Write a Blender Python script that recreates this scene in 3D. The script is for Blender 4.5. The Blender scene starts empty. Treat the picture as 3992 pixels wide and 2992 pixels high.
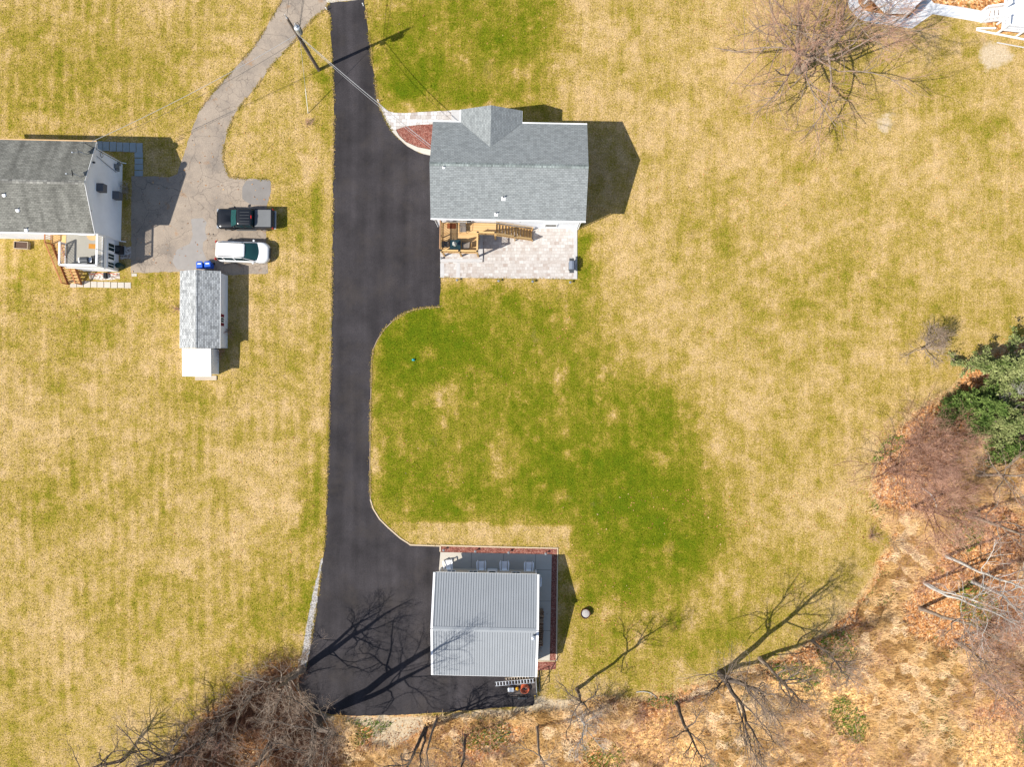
import bpy, math, random
import numpy as np
from mathutils import Matrix, Vector
R = math.radians
random.seed(7)
SC = bpy.context.scene
COL = SC.collection

# ------------------------------------------------------------------ camera, sky, sun, exposure
H_CAM = 70.0            # drone height (m)
PPM = 41.0              # photo pixels per metre on the ground
cam_d = bpy.data.cameras.new("drone_camera")
cam_d.sensor_width = 36.0
cam_d.lens = 36.0 * H_CAM / (3992.0 / PPM)
cam_d.clip_end = 3000.0
cam = bpy.data.objects.new("drone_camera", cam_d)
cam.location = (0, 0, H_CAM)
COL.objects.link(cam)
SC.camera = cam

SUN_EL, SUN_AZ = 46.5, 24.6      # elevation; shadows run this many degrees above +x
world = bpy.data.worlds.new("World")
SC.world = world
world.use_nodes = True
wn = world.node_tree.nodes
sky = wn.new("ShaderNodeTexSky")
sky.sky_type = 'NISHITA'
sky.sun_disc = False
sky.sun_elevation = R(SUN_EL)
sd = Vector((-math.cos(R(SUN_AZ)) * math.cos(R(SUN_EL)), -math.sin(R(SUN_AZ)) * math.cos(R(SUN_EL)), math.sin(R(SUN_EL))))
sky.sun_rotation = math.atan2(sd.x, sd.y)
world.node_tree.links.new(sky.outputs[0], wn["Background"].inputs[0])
wn["Background"].inputs[1].default_value = 0.104
sun_d = bpy.data.lights.new("sun", 'SUN')
sun_d.energy = 4.9
sun_d.angle = R(0.53)
sun_d.color = (1.0, 0.95, 0.87)
sun = bpy.data.objects.new("sun", sun_d)
sun.rotation_euler = (-sd).to_track_quat('-Z', 'Y').to_euler()
sun.location = (-60, -30, 90)
COL.objects.link(sun)
SC.view_settings.view_transform = 'Standard'
SC.view_settings.look = 'None'
SC.view_settings.exposure = 0.60
SC.view_settings.gamma = 1.0
SC.cycles.max_bounces = 5


def G(px, py, h=0.0):
    """world point of a photo pixel (3992 x 2992) known to lie at height h"""
    k = (H_CAM - h) / H_CAM / PPM
    return Vector(((px - 1996.0) * k, (1496.0 - py) * k, h))


def G2(pts, h=0.0):
    return [tuple(G(x, y, h)[:2]) for x, y in pts]


# ------------------------------------------------------------------ objects
def tag(o, label=None, cat=None, group=None, kind=None):
    if label: o["label"] = label
    if cat: o["category"] = cat
    if group: o["group"] = group
    if kind: o["kind"] = kind
    return o


def root(name, loc, rotz=0.0, label=None, cat=None, group=None):
    o = bpy.data.objects.new(name, None)
    o.empty_display_size = 0.3
    o.location = loc
    o.rotation_euler = (0, 0, R(rotz))
    COL.objects.link(o)
    return tag(o, label, cat, group)


def inv_of(o):
    return (Matrix.Translation(o.location) @ Matrix.Rotation(o.rotation_euler.z, 4, 'Z')).inverted()


def copy_tree(o, parent=None, label=None):
    c = o.copy()
    COL.objects.link(c)
    c.parent = parent
    if label: c["label"] = label
    for ch in list(o.children):
        copy_tree(ch, c)
    return c


class MB:
    def __init__(s):
        s.v, s.f = [], []

    def add(s, vs, fs):
        n = len(s.v)
        s.v += [tuple(p) for p in vs]
        s.f += [tuple(i + n for i in f) for f in fs]
        return s

    def box(s, x0, x1, y0, y1, z0, z1):
        return s.add([(x0, y0, z0), (x1, y0, z0), (x1, y1, z0), (x0, y1, z0), (x0, y0, z1), (x1, y0, z1), (x1, y1, z1), (x0, y1, z1)],
                     [(3, 2, 1, 0), (4, 5, 6, 7), (0, 1, 5, 4), (1, 2, 6, 5), (2, 3, 7, 6), (3, 0, 4, 7)])

    def beam(s, p0, p1, w, h, up=(0, 0, 1)):
        p0, p1 = Vector(p0), Vector(p1)
        t = (p1 - p0).normalized()
        u = t.cross(Vector(up))
        if u.length < 1e-4: u = t.cross(Vector((1, 0, 0)))
        u.normalize()
        n = u.cross(t)
        u, n = u * w / 2, n * h / 2
        return s.add([p0 - u - n, p0 + u - n, p0 + u + n, p0 - u + n, p1 - u - n, p1 + u - n, p1 + u + n, p1 - u + n],
                     [(0, 1, 2, 3), (7, 6, 5, 4), (4, 5, 1, 0), (5, 6, 2, 1), (6, 7, 3, 2), (7, 4, 0, 3)])

    def tube(s, p0, p1, r0, r1=None, n=8, cap=True):
        r1 = r0 if r1 is None else r1
        p0, p1 = Vector(p0), Vector(p1)
        t = (p1 - p0).normalized()
        u = t.cross(Vector((0, 0, 1)))
        if u.length < 1e-3: u = Vector((1, 0, 0))
        u.normalize()
        w = t.cross(u)
        vs = []
        for p, r in ((p0, r0), (p1, r1)):
            for i in range(n):
                a = 2 * math.pi * i / n
                vs.append(p + (u * math.cos(a) + w * math.sin(a)) * r)
        fs = [(i, (i + 1) % n, n + (i + 1) % n, n + i) for i in range(n)]
        if cap: fs += [tuple(range(n - 1, -1, -1)), tuple(range(n, 2 * n))]
        return s.add(vs, fs)

    def path(s, pts, r, n=6):
        for a, b in zip(pts[:-1], pts[1:]): s.tube(a, b, r, r, n)
        return s

    def lathe(s, prof, c=(0, 0, 0), n=20):
        vs, fs = [], []
        for r, z in prof:
            for i in range(n):
                a = 2 * math.pi * i / n
                vs.append((c[0] + r * math.cos(a), c[1] + r * math.sin(a), c[2] + z))
        for k in range(len(prof) - 1):
            for i in range(n):
                fs.append((k * n + i, k * n + (i + 1) % n, (k + 1) * n + (i + 1) % n, (k + 1) * n + i))
        fs.append(tuple(range(n - 1, -1, -1)))
        fs.append(tuple(range((len(prof) - 1) * n, len(prof) * n)))
        return s.add(vs, fs)

    def prism(s, outline, z0, z1, bottom=True):
        """outline: list of (x, y), extruded up"""
        n = len(outline)
        ar = sum(outline[i][0] * outline[(i + 1) % n][1] - outline[(i + 1) % n][0] * outline[i][1] for i in range(n))
        if ar < 0: outline = outline[::-1]
        vs = [(x, y, z0) for x, y in outline] + [(x, y, z1) for x, y in outline]
        fs = [(i, (i + 1) % n, n + (i + 1) % n, n + i) for i in range(n)] + [tuple(range(n, 2 * n))]
        if bottom: fs.append(tuple(range(n - 1, -1, -1)))
        return s.add(vs, fs)

    def sheet(s, outline, z):
        n = len(outline)
        ar = sum(outline[i][0] * outline[(i + 1) % n][1] - outline[(i + 1) % n][0] * outline[i][1] for i in range(n))
        if ar < 0: outline = outline[::-1]
        return s.add([(x, y, z) for x, y in outline], [tuple(range(n))])

    def xprof(s, prof, x0, x1):
        """closed profile of (y, z), extruded along x"""
        n = len(prof)
        vs = [(x0, y, z) for y, z in prof] + [(x1, y, z) for y, z in prof]
        ar = sum(prof[i][0] * prof[(i + 1) % n][1] - prof[(i + 1) % n][0] * prof[i][1] for i in range(n))
        fs = [(i, (i + 1) % n, n + (i + 1) % n, n + i) for i in range(n)] + [tuple(range(n - 1, -1, -1)), tuple(range(n, 2 * n))]
        if ar < 0: fs = [f[::-1] for f in fs]
        return s.add(vs, fs)

    def rings(s, rings):
        """loft of equal-length closed rings, capped"""
        n = len(rings[0])
        vs = [p for r in rings for p in r]
        fs = []
        for k in range(len(rings) - 1):
            for i in range(n):
                fs.append((k * n + i, k * n + (i + 1) % n, (k + 1) * n + (i + 1) % n, (k + 1) * n + i))
        fs += [tuple(range(n - 1, -1, -1)), tuple(range((len(rings) - 1) * n, len(rings) * n))]
        return s.add(vs, fs)

    def build(s, name, mat, parent=None, world=False, smooth=False, bevel=0.0):
        vs = s.v
        if world and parent is not None:
            top = parent
            while top.parent: top = top.parent
            m = inv_of(top)
            vs = [tuple(m @ Vector(p)) for p in vs]
        me = bpy.data.meshes.new(name)
        me.from_pydata(vs, [], s.f)
        # metric UVs: u level along the face, v up its slope
        uv = me.uv_layers.new(name="UVMap")
        for p in me.polygons:
            nx, ny, nz = p.normal
            if abs(nz) > 0.999:
                ux, uy, uz, wx, wy, wz = 1, 0, 0, 0, 1, 0
            else:
                l = math.hypot(nx, ny)
                ux, uy, uz = -ny / l, nx / l, 0
                wx, wy, wz = ny * uz - nz * uy, nz * ux - nx * uz, nx * uy - ny * ux
            for li in p.loop_indices:
                c = me.vertices[me.loops[li].vertex_index].co
                uv.data[li].uv = (c.x * ux + c.y * uy + c.z * uz, c.x * wx + c.y * wy + c.z * wz)
            p.use_smooth = smooth
        me.materials.append(mat)
        o = bpy.data.objects.new(name, me)
        COL.objects.link(o)
        if parent is not None: o.parent = parent
        if bevel > 0:
            b = o.modifiers.new("bevel", 'BEVEL')
            b.width, b.segments, b.limit_method = bevel, 2, 'ANGLE'
        return o


def rrect(x0, x1, y0, y1, r, z, n=5, zf=None):
    """rounded rectangle ring"""
    r = min(r, (x1 - x0) / 2 - 1e-3, (y1 - y0) / 2 - 1e-3)
    out = []
    for cx, cy, a0 in ((x1 - r, y1 - r, 0), (x0 + r, y1 - r, 90), (x0 + r, y0 + r, 180), (x1 - r, y0 + r, 270)):
        for i in range(n):
            a = R(a0 + 90.0 * i / (n - 1))
            x, y = cx + r * math.cos(a), cy + r * math.sin(a)
            out.append((x, y, zf(x, y) if zf else z))
    return out


def mesh_np(name, V, F, mat, parent=None, smooth=False, attr=None):
    """fast mesh from arrays; F is (m, k)"""
    V = np.asarray(V, np.float32); F = np.asarray(F, np.int32)
    me = bpy.data.meshes.new(name)
    me.vertices.add(len(V)); me.vertices.foreach_set("co", V.ravel())
    m, k = F.shape
    me.loops.add(m * k); me.loops.foreach_set("vertex_index", F.ravel())
    me.polygons.add(m)
    me.polygons.foreach_set("loop_start", np.arange(0, m * k, k, dtype=np.int32))
    me.polygons.foreach_set("loop_total", np.full(m, k, np.int32))
    if smooth: me.polygons.foreach_set("use_smooth", np.ones(m, bool))
    if attr is not None:
        for an, data in attr.items():
            a = me.color_attributes.new(an, 'FLOAT_COLOR', 'POINT')
            a.data.foreach_set("color", np.asarray(data, np.float32).ravel())
    me.update(); me.validate()
    me.materials.append(mat)
    o = bpy.data.objects.new(name, me)
    COL.objects.link(o)
    if parent is not None: o.parent = parent
    return o


# ------------------------------------------------------------------ materials
def srgb(r, g, b):
    f = lambda c: (c / 255 / 12.92) if c / 255 <= 0.04045 else ((c / 255 + 0.055) / 1.055) ** 2.4
    return (f(r), f(g), f(b), 1)


def mat(name, col, rough=0.8, metal=0.0, var=0.12, vscale=3.0, spec=0.3, bump=0.0, bscale=40.0):
    m = bpy.data.materials.new(name); m.use_nodes = True
    nt = m.node_tree; N = nt.nodes; L = nt.links
    b = N["Principled BSDF"]
    b.inputs["Roughness"].default_value = rough
    b.inputs["Metallic"].default_value = metal
    b.inputs["Specular IOR Level"].default_value = spec
    tc = N.new("ShaderNodeTexCoord")
    no = N.new("ShaderNodeTexNoise"); no.inputs["Scale"].default_value = vscale; no.inputs["Detail"].default_value = 5
    L.new(tc.outputs["Object"], no.inputs["Vector"])
    mx = N.new("ShaderNodeMix"); mx.data_type = 'RGBA'
    c = col if len(col) == 4 else (*col, 1)
    mx.inputs["A"].default_value = tuple(x * (1 - var) for x in c[:3]) + (1,)
    mx.inputs["B"].default_value = tuple(min(1, x * (1 + var)) for x in c[:3]) + (1,)
    L.new(no.outputs["Fac"], mx.inputs["Factor"])
    L.new(mx.outputs["Result"], b.inputs["Base Color"])
    if bump > 0:
        n2 = N.new("ShaderNodeTexNoise"); n2.inputs["Scale"].default_value = bscale
        L.new(tc.outputs["Object"], n2.inputs["Vector"])
        bp = N.new("ShaderNodeBump"); bp.inputs["Strength"].default_value = bump; bp.inputs["Distance"].default_value = 0.02
        L.new(n2.outputs["Fac"], bp.inputs["Height"]); L.new(bp.outputs[0], b.inputs["Normal"])
    return m


class NT:
    """small node-tree writer"""
    def __init__(s, name, rough=0.9, spec=0.2):
        s.m = bpy.data.materials.new(name); s.m.use_nodes = True
        s.nt = s.m.node_tree; s.N = s.nt.nodes; s.L = s.nt.links
        s.b = s.N["Principled BSDF"]
        s.b.inputs["Roughness"].default_value = rough
        s.b.inputs["Specular IOR Level"].default_value = spec
        s.tc = s.N.new("ShaderNodeTexCoord")

    def _in(s, sock, v):
        if isinstance(v, (int, float)): sock.default_value = v
        elif isinstance(v, tuple): sock.default_value = v if len(v) == 4 or len(v) == 3 and sock.type == 'VECTOR' else (*v, 1)
        else: s.L.new(v, sock)

    def noise(s, scale, detail=4, rough=0.5, vec=None, dist=0.0):
        n = s.N.new("ShaderNodeTexNoise")
        n.inputs["Scale"].default_value = scale; n.inputs["Detail"].default_value = detail
        n.inputs["Roughness"].default_value = rough; n.inputs["Distortion"].default_value = dist
        s.L.new(vec if vec is not None else s.tc.outputs["Object"], n.inputs["Vector"])
        return n.outputs["Fac"]

    def voro(s, scale, feature='F1', out="Distance", vec=None, rnd=1.0):
        n = s.N.new("ShaderNodeTexVoronoi"); n.feature = feature
        n.inputs["Scale"].default_value = scale; n.inputs["Randomness"].default_value = rnd
        s.L.new(vec if vec is not None else s.tc.outputs["Object"], n.inputs["Vector"])
        return n.outputs[out]

    def math(s, op, a, b=0.0, c=0.0, clamp=False):
        n = s.N.new("ShaderNodeMath"); n.operation = op; n.use_clamp = clamp
        for i, v in enumerate((a, b, c)): s._in(n.inputs[i], v)
        return n.outputs[0]

    def ramp(s, fac, stops, interp='LINEAR'):
        n = s.N.new("ShaderNodeValToRGB"); cr = n.color_ramp; cr.interpolation = interp
        while len(cr.elements) < len(stops): cr.elements.new(0.5)
        for e, (p, c) in zip(cr.elements, stops):
            e.position = p; e.color = c if len(c) == 4 else (*c, 1)
        s._in(n.inputs[0], fac)
        return n.outputs[0]

    def mix(s, f, a, b, mode='MIX'):
        n = s.N.new("ShaderNodeMix"); n.data_type = 'RGBA'; n.blend_type = mode
        s._in(n.inputs["Factor"], f); s._in(n.inputs["A"], a); s._in(n.inputs["B"], b)
        return n.outputs["Result"]

    def mapr(s, v, a, b, c=0.0, d=1.0):
        n = s.N.new("ShaderNodeMapRange"); s._in(n.inputs[0], v)
        for i, x in enumerate((a, b, c, d)): n.inputs[i + 1].default_value = x
        return n.outputs[0]

    def scaled(s, vec, sx, sy, sz=1.0, rot=0.0):
        n = s.N.new("ShaderNodeMapping"); n.inputs["Scale"].default_value = (sx, sy, sz); n.inputs["Rotation"].default_value = (0, 0, rot)
        s.L.new(vec, n.inputs["Vector"])
        return n.outputs[0]

    def bump(s, h, strength=0.4, dist=0.03):
        n = s.N.new("ShaderNodeBump"); n.inputs["Strength"].default_value = strength; n.inputs["Distance"].default_value = dist
        s.L.new(h, n.inputs["Height"]); s.L.new(n.outputs[0], s.b.inputs["Normal"])

    def color(s, c):
        s._in(s.b.inputs["Base Color"], c)
        return s.m


def grey(v): return (v, v, v, 1)


def m_lawn():
    t = NT("lawn_and_leaf_litter", 1.0, 0.0)
    at = t.N.new("ShaderNodeVertexColor"); at.layer_name = "patch"
    sp = t.N.new("ShaderNodeSeparateColor"); t.L.new(at.outputs["Color"], sp.inputs[0])
    green, litter, bare = sp.outputs[0], sp.outputs[1], sp.outputs[2]
    o = t.tc.outputs["Object"]
    fine = t.noise(6.0, 6, 0.74)
    fine2 = t.noise(9.0, 4, 0.75, t.scaled(o, 1, 1, 1, 0.7))
    mid = t.noise(0.9, 5, 0.62)
    big = t.noise(0.11, 5, 0.62)
    blot = t.mapr(t.noise(0.42, 6, 0.68, t.scaled(o, 1, 1, 1, 3.1)), 0.34, 0.66, -0.19, 0.19)
    sx = t.N.new("ShaderNodeSeparateXYZ"); t.L.new(o, sx.inputs[0])
    mow = t.math('MULTIPLY', t.math('SINE', t.math('ADD', t.math('MULTIPLY', sx.outputs[0], 5.2), t.math('MULTIPLY', t.noise(0.15, 3), 9.0))), t.mapr(t.noise(0.2, 3, 0.5, t.scaled(o, 1, 1, 1, .4)), 0.42, 0.62, 0.0, 0.075))
    mow = t.math('MULTIPLY', mow, t.mapr(sx.outputs[0], -19.0, -15.0, 1.0, 0.0))
    strk = t.noise(1.0, 4, 0.65, t.scaled(o, 1.5, 0.12))
    g = t.math('ADD', green, t.math('MULTIPLY', t.math('SUBTRACT', mid, 0.5), 0.6))
    g = t.math('ADD', g, t.math('MULTIPLY', t.math('SUBTRACT', fine, 0.5), 1.25))
    g = t.math('ADD', g, t.math('MULTIPLY', t.math('SUBTRACT', big, 0.5), 0.7))
    g = t.math('ADD', g, t.math('MULTIPLY', t.math('SUBTRACT', strk, 0.5), 0.5))
    straw = t.mapr(t.noise(0.33, 8, 0.72, t.scaled(o, 1, 1, 1, 6.0)), 0.52, 0.68, 0.0, -0.42)
    fresh = t.mapr(t.noise(0.36, 8, 0.70, t.scaled(o, 1, 1, 1, 9.0)), 0.56, 0.70, 0.0, 0.26)
    wgt = t.mapr(green, 0.2, 0.5, 0.35, 1.0)
    g = t.math('ADD', g, t.math('MULTIPLY', t.math('ADD', straw, fresh), wgt))
    g = t.math('ADD', g, t.math('MULTIPLY', blot, 0.7))
    g = t.math('ADD', g, mow, clamp=True)
    col = t.ramp(g, [(0.0, (0.470, 0.328, 0.158)), (0.2, (0.380, 0.266, 0.094)), (0.38, (0.280, 0.206, 0.040)), (0.55, (0.190, 0.165, 0.018)),
                     (0.75, (0.122, 0.136, 0.007)), (1.0, (0.080, 0.114, 0.005))])
    v = t.mapr(fine2, 0.30, 0.70, 0.40, 1.60)
    col = t.mix(1.0, col, v, 'MULTIPLY')
    v3 = t.mapr(t.noise(1.7, 4, 0.6, t.scaled(o, 1, 1, 1, 2.0)), 0.3, 0.7, 0.88, 1.12)
    col = t.mix(1.0, col, v3, 'MULTIPLY')
    worn = t.mapr(t.noise(0.3, 5, 0.7, t.scaled(o, 1, 1, 1, 5.0)), 0.62, 0.74, 0.0, 0.45)
    col = t.mix(worn, col, (0.25, 0.165, 0.068, 1))
    # leaf litter and dry brush floor
    lf = t.voro(7.0, 'F1', "Color")
    ls = t.N.new("ShaderNodeSeparateColor"); t.L.new(lf, ls.inputs[0])
    lcol = t.ramp(ls.outputs[0], [(0.0, (0.15, 0.065, 0.028)), (0.25, (0.36, 0.150, 0.052)), (0.5, (0.49, 0.225, 0.082)), (0.75, (0.54, 0.29, 0.12)), (1.0, (0.62, 0.43, 0.25))])
    dry = t.ramp(t.noise(2.2, 5, 0.7, t.scaled(o, 1.0, 2.2, 1, 0.9)), [(0.26, (0.14, 0.095, 0.028)), (0.40, (0.40, 0.235, 0.085)), (0.53, (0.64, 0.385, 0.155)), (0.8, (0.78, 0.53, 0.28))])
    lsel = t.mapr(t.math('ADD', t.noise(0.3, 5, 0.7, t.scaled(o, 1, 1, 1, 1.3)), t.math('MULTIPLY', t.math('SUBTRACT', at.outputs['Alpha'], 0.5), 0.5)), 0.42, 0.58)
    und = t.mix(lsel, lcol, dry)
    gsel = t.mapr(t.noise(0.5, 5, 0.65, t.scaled(o, 1, 1, 1, 4.0)), 0.60, 0.72)
    und = t.mix(t.math('MULTIPLY', gsel, 0.8), und, (0.075, 0.10, 0.014, 1))
    dk = t.mapr(t.noise(1.7, 7, 0.78, t.scaled(o, 1, 1, 1, 0.2)), 0.36, 0.58, 0.42, 1.5)
    und = t.mix(1.0, und, dk, 'MULTIPLY')
    und = t.mix(1.0, und, t.mapr(fine2, 0.3, 0.7, 0.6, 1.35), 'MULTIPLY')
    und = t.mix(t.math('MULTIPLY', t.math('MULTIPLY', green, litter), t.mapr(t.noise(0.7, 5, 0.7), 0.35, 0.6, 0.45, 0.95)), und, (0.080, 0.038, 0.020, 1))  # dark decaying leaves, with the thicket's shade painted into the floor colour
    lm = t.mapr(t.math('ADD', litter, t.math('MULTIPLY', t.math('SUBTRACT', t.noise(0.8, 7, 0.75), 0.5), 1.9)), 0.30, 0.70)
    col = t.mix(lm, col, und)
    # bare sand and gravel
    bcol = t.ramp(t.noise(6.0, 6, 0.75), [(0.3, (0.36, 0.27, 0.16)), (0.5, (0.48, 0.38, 0.25)), (0.7, (0.57, 0.48, 0.35))])
    bm = t.mapr(t.math('ADD', bare, t.math('MULTIPLY', t.math('SUBTRACT', t.noise(1.1, 7, 0.75), 0.5), 1.5)), 0.35, 0.66)
    col = t.mix(bm, col, bcol)
    t.bump(t.math('ADD', fine2, fine), 0.9, 0.05)
    return t.color(col)


def m_asphalt_new():
    t = NT("fresh_asphalt", 0.9, 0.16)
    o = t.tc.outputs["Object"]
    c = t.ramp(t.noise(14, 4, 0.8), [(0.3, (0.015, 0.0138, 0.0150)), (0.7, (0.048, 0.0425, 0.045))])
    c = t.mix(1.0, c, t.mapr(t.noise(0.35, 5, 0.6), 0.3, 0.7, 0.72, 1.38), 'MULTIPLY')
    c = t.mix(1.0, c, t.mapr(t.noise(0.8, 3, 0.5, t.scaled(o, 1.2, 0.06)), 0.35, 0.65, 0.85, 1.22), 'MULTIPLY')
    dust = t.mapr(t.noise(0.22, 6, 0.7, t.scaled(o, 1, 1, 1, 2.2)), 0.50, 0.72, 0.0, 0.55)
    c = t.mix(dust, c, (0.058, 0.048, 0.041, 1))
    t.bump(t.noise(30, 3, 0.8), 0.35, 0.02)
    return t.color(c)


def m_asphalt_old():
    t = NT("weathered_cracked_asphalt", 0.95, 0.15)
    o = t.tc.outputs["Object"]
    c = t.ramp(t.noise(0.45, 6, 0.65), [(0.3, (0.200, 0.170, 0.142)), (0.5, (0.285, 0.235, 0.186)), (0.72, (0.350, 0.288, 0.225))])
    c = t.mix(1.0, c, t.mapr(t.noise(10, 4, 0.8), 0.3, 0.7, 0.78, 1.2), 'MULTIPLY')
    st = t.mapr(t.noise(0.8, 4, 0.6, t.scaled(o, 1, 1, 1, 1.0)), 0.62, 0.72, 0.0, 0.55)
    c = t.mix(st, c, (0.30, 0.165, 0.075, 1))
    warp = t.N.new("ShaderNodeVectorMath"); warp.operation = 'ADD'
    nz = t.N.new("ShaderNodeTexNoise"); nz.inputs["Scale"].default_value = 1.2; nz.inputs["Detail"].default_value = 4
    t.L.new(o, nz.inputs["Vector"])
    sc = t.N.new("ShaderNodeVectorMath"); sc.operation = 'SCALE'; sc.inputs["Scale"].default_value = 0.9
    t.L.new(nz.outputs["Color"], sc.inputs[0]); t.L.new(o, warp.inputs[0]); t.L.new(sc.outputs[0], warp.inputs[1])
    big = t.mapr(t.voro(0.33, 'DISTANCE_TO_EDGE', "Distance", warp.outputs[0]), 0.0, 0.011, 0.9, 0.0)
    sm = t.mapr(t.voro(1.3, 'DISTANCE_TO_EDGE', "Distance", warp.outputs[0]), 0.0, 0.035, 0.6, 0.0)
    zone = t.mapr(t.noise(0.18, 3, 0.6), 0.45, 0.58)
    cr = t.math('MAXIMUM', t.math('MULTIPLY', big, 0.55), t.math('MULTIPLY', sm, zone))
    c = t.mix(cr, c, (0.055, 0.045, 0.038, 1))
    t.bump(t.noise(25, 3, 0.8), 0.3, 0.02)
    return t.color(c)


def m_shingle(name, c0, c1, c2, row=0.145, w=0.30, dash=0.55, streak=0.0, blot=0.22):
    t = NT(name, 0.95, 0.12)
    uv = t.tc.outputs["UV"]
    b = t.N.new("ShaderNodeTexBrick"); b.offset = 0.5
    t.L.new(uv, b.inputs["Vector"])
    b.inputs["Scale"].default_value = 1.0
    b.inputs["Brick Width"].default_value = w; b.inputs["Row Height"].default_value = row
    b.inputs["Mortar Size"].default_value = 0.014; b.inputs["Mortar Smooth"].default_value = 0.3
    b.inputs["Color1"].default_value = (*c0, 1); b.inputs["Color2"].default_value = (*c1, 1); b.inputs["Mortar"].default_value = (*c2, 1)
    b.inputs["Bias"].default_value = 0.0
    c = b.outputs["Color"]
    # random dark tabs
    vec = t.scaled(uv, 1.0 / w, 1.0 / row)
    wn_ = t.N.new("ShaderNodeTexWhiteNoise"); wn_.noise_dimensions = '2D'
    fl = t.N.new("ShaderNodeVectorMath"); fl.operation = 'FLOOR'; t.L.new(vec, fl.inputs[0]); t.L.new(fl.outputs[0], wn_.inputs["Vector"])
    tabs = t.mapr(wn_.outputs["Value"], 0.0, 1.0, 1.0 - dash * 0.55, 1.0 + dash * 0.35)
    c = t.mix(1.0, c, tabs, 'MULTIPLY')
    c = t.mix(1.0, c, t.mapr(t.noise(0.6, 5, 0.6, uv), 0.3, 0.7, 1 - blot, 1 + blot), 'MULTIPLY')
    if streak > 0:
        c = t.mix(1.0, c, t.mapr(t.noise(0.9, 4, 0.6, t.scaled(uv, 1.0, 0.16)), 0.42, 0.62, 1.0, 1.0 - streak), 'MULTIPLY')
    t.bump(b.outputs["Fac"], -0.5, 0.02)
    return t.color(c)


def m_pavers(name, cols, w=0.42, h=0.30, joint=(0.20, 0.17, 0.145)):
    t = NT(name, 0.9, 0.2)
    o = t.tc.outputs["Object"]
    b = t.N.new("ShaderNodeTexBrick"); b.offset = 0.37; b.squash = 0.62; b.squash_frequency = 3
    t.L.new(o, b.inputs["Vector"]); b.inputs["Scale"].default_value = 1.0
    b.inputs["Brick Width"].default_value = w; b.inputs["Row Height"].default_value = h
    b.inputs["Mortar Size"].default_value = 0.012; b.inputs["Color1"].default_value = (0, 0, 0, 1); b.inputs["Color2"].default_value = (1, 1, 1, 1)
    b.inputs["Mortar"].default_value = (0.5, 0.5, 0.5, 1)
    bw = t.N.new("ShaderNodeRGBToBW"); t.L.new(b.outputs["Color"], bw.inputs[0])
    sel = t.math('ADD', t.math('MULTIPLY', bw.outputs[0], 0.75), t.math('MULTIPLY', t.noise(0.5, 5, 0.7), 0.5))
    n = len(cols)
    c = t.ramp(sel, [(0.15 + 0.85 * i / (n - 1), k) for i, k in enumerate(cols)])
    c = t.mix(1.0, c, t.mapr(t.noise(5, 4, 0.7), 0.3, 0.7, 0.85, 1.12), 'MULTIPLY')
    c = t.mix(b.outputs["Fac"], c, (*joint, 1))
    return t.color(c)


def m_chips(name, stops, scale=14, bump=0.8):
    t = NT(name, 1.0, 0.1)
    v = t.voro(scale, 'F1', "Color")
    s = t.N.new("ShaderNodeSeparateColor"); t.L.new(v, s.inputs[0])
    c = t.ramp(s.outputs[0], stops)
    c = t.mix(1.0, c, t.mapr(t.noise(2, 4, 0.6), 0.3, 0.7, 0.8, 1.2), 'MULTIPLY')
    t.bump(t.voro(scale), bump, 0.04)
    return t.color(c)


def m_siding(name, col, step=0.115):
    t = NT(name, 0.7, 0.3)
    uv = t.tc.outputs["UV"]
    sp = t.N.new("ShaderNodeSeparateXYZ"); t.L.new(uv, sp.inputs[0])
    fr = t.math('FRACT', t.math('DIVIDE', sp.outputs[1], step))
    c = t.mix(t.mapr(fr, 0.0, 0.12, 0.25, 0.0), (*col, 1), tuple(x * 0.6 for x in col))
    c = t.mix(1.0, c, t.mapr(t.noise(0.7, 5, 0.6), 0.3, 0.7, 0.93, 1.05), 'MULTIPLY')
    t.bump(fr, 0.4, 0.012)
    return t.color(c)


def m_planks(name, c0, c1, step=0.14, axis=0):
    t = NT(name, 0.8, 0.2)
    o = t.tc.outputs["Object"]
    sp = t.N.new("ShaderNodeSeparateXYZ"); t.L.new(o, sp.inputs[0])
    q = t.math('DIVIDE', sp.outputs[axis], step)
    wn_ = t.N.new("ShaderNodeTexWhiteNoise"); wn_.noise_dimensions = '1D'; t.L.new(t.math('FLOOR', q), wn_.inputs["W"])
    c = t.mix(wn_.outputs["Value"], (*c0, 1), (*c1, 1))
    c = t.mix(1.0, c, t.mapr(t.noise(1.5, 5, 0.7, t.scaled(o, 1 if axis == 0 else 0.2, 0.2 if axis == 0 else 1)), 0.3, 0.7, 0.82, 1.15), 'MULTIPLY')
    gap = t.mapr(t.math('FRACT', q), 0.0, 0.06, 0.8, 0.0)
    c = t.mix(gap, c, (0.05, 0.03, 0.015, 1))
    return t.color(c)


def m_bark(name, c0, c1, scale=5.0):
    t = NT(name, 0.95, 0.1)
    o = t.tc.outputs["Object"]
    c = t.mix(t.mapr(t.noise(scale, 5, 0.7, t.scaled(o, 1, 1, 0.4)), 0.35, 0.65), (*c0, 1), (*c1, 1))
    t.bump(t.noise(scale * 4, 4, 0.7, t.scaled(o, 1, 1, 0.3)), 0.6, 0.03)
    return t.color(c)


def m_glass(name, col=(0.012, 0.03, 0.035), rough=0.06):
    t = NT(name, rough, 0.6)
    c = t.mix(t.noise(1.2, 3), tuple(x * 0.7 for x in col), tuple(x * 1.5 for x in col))
    return t.color(c)


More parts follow.
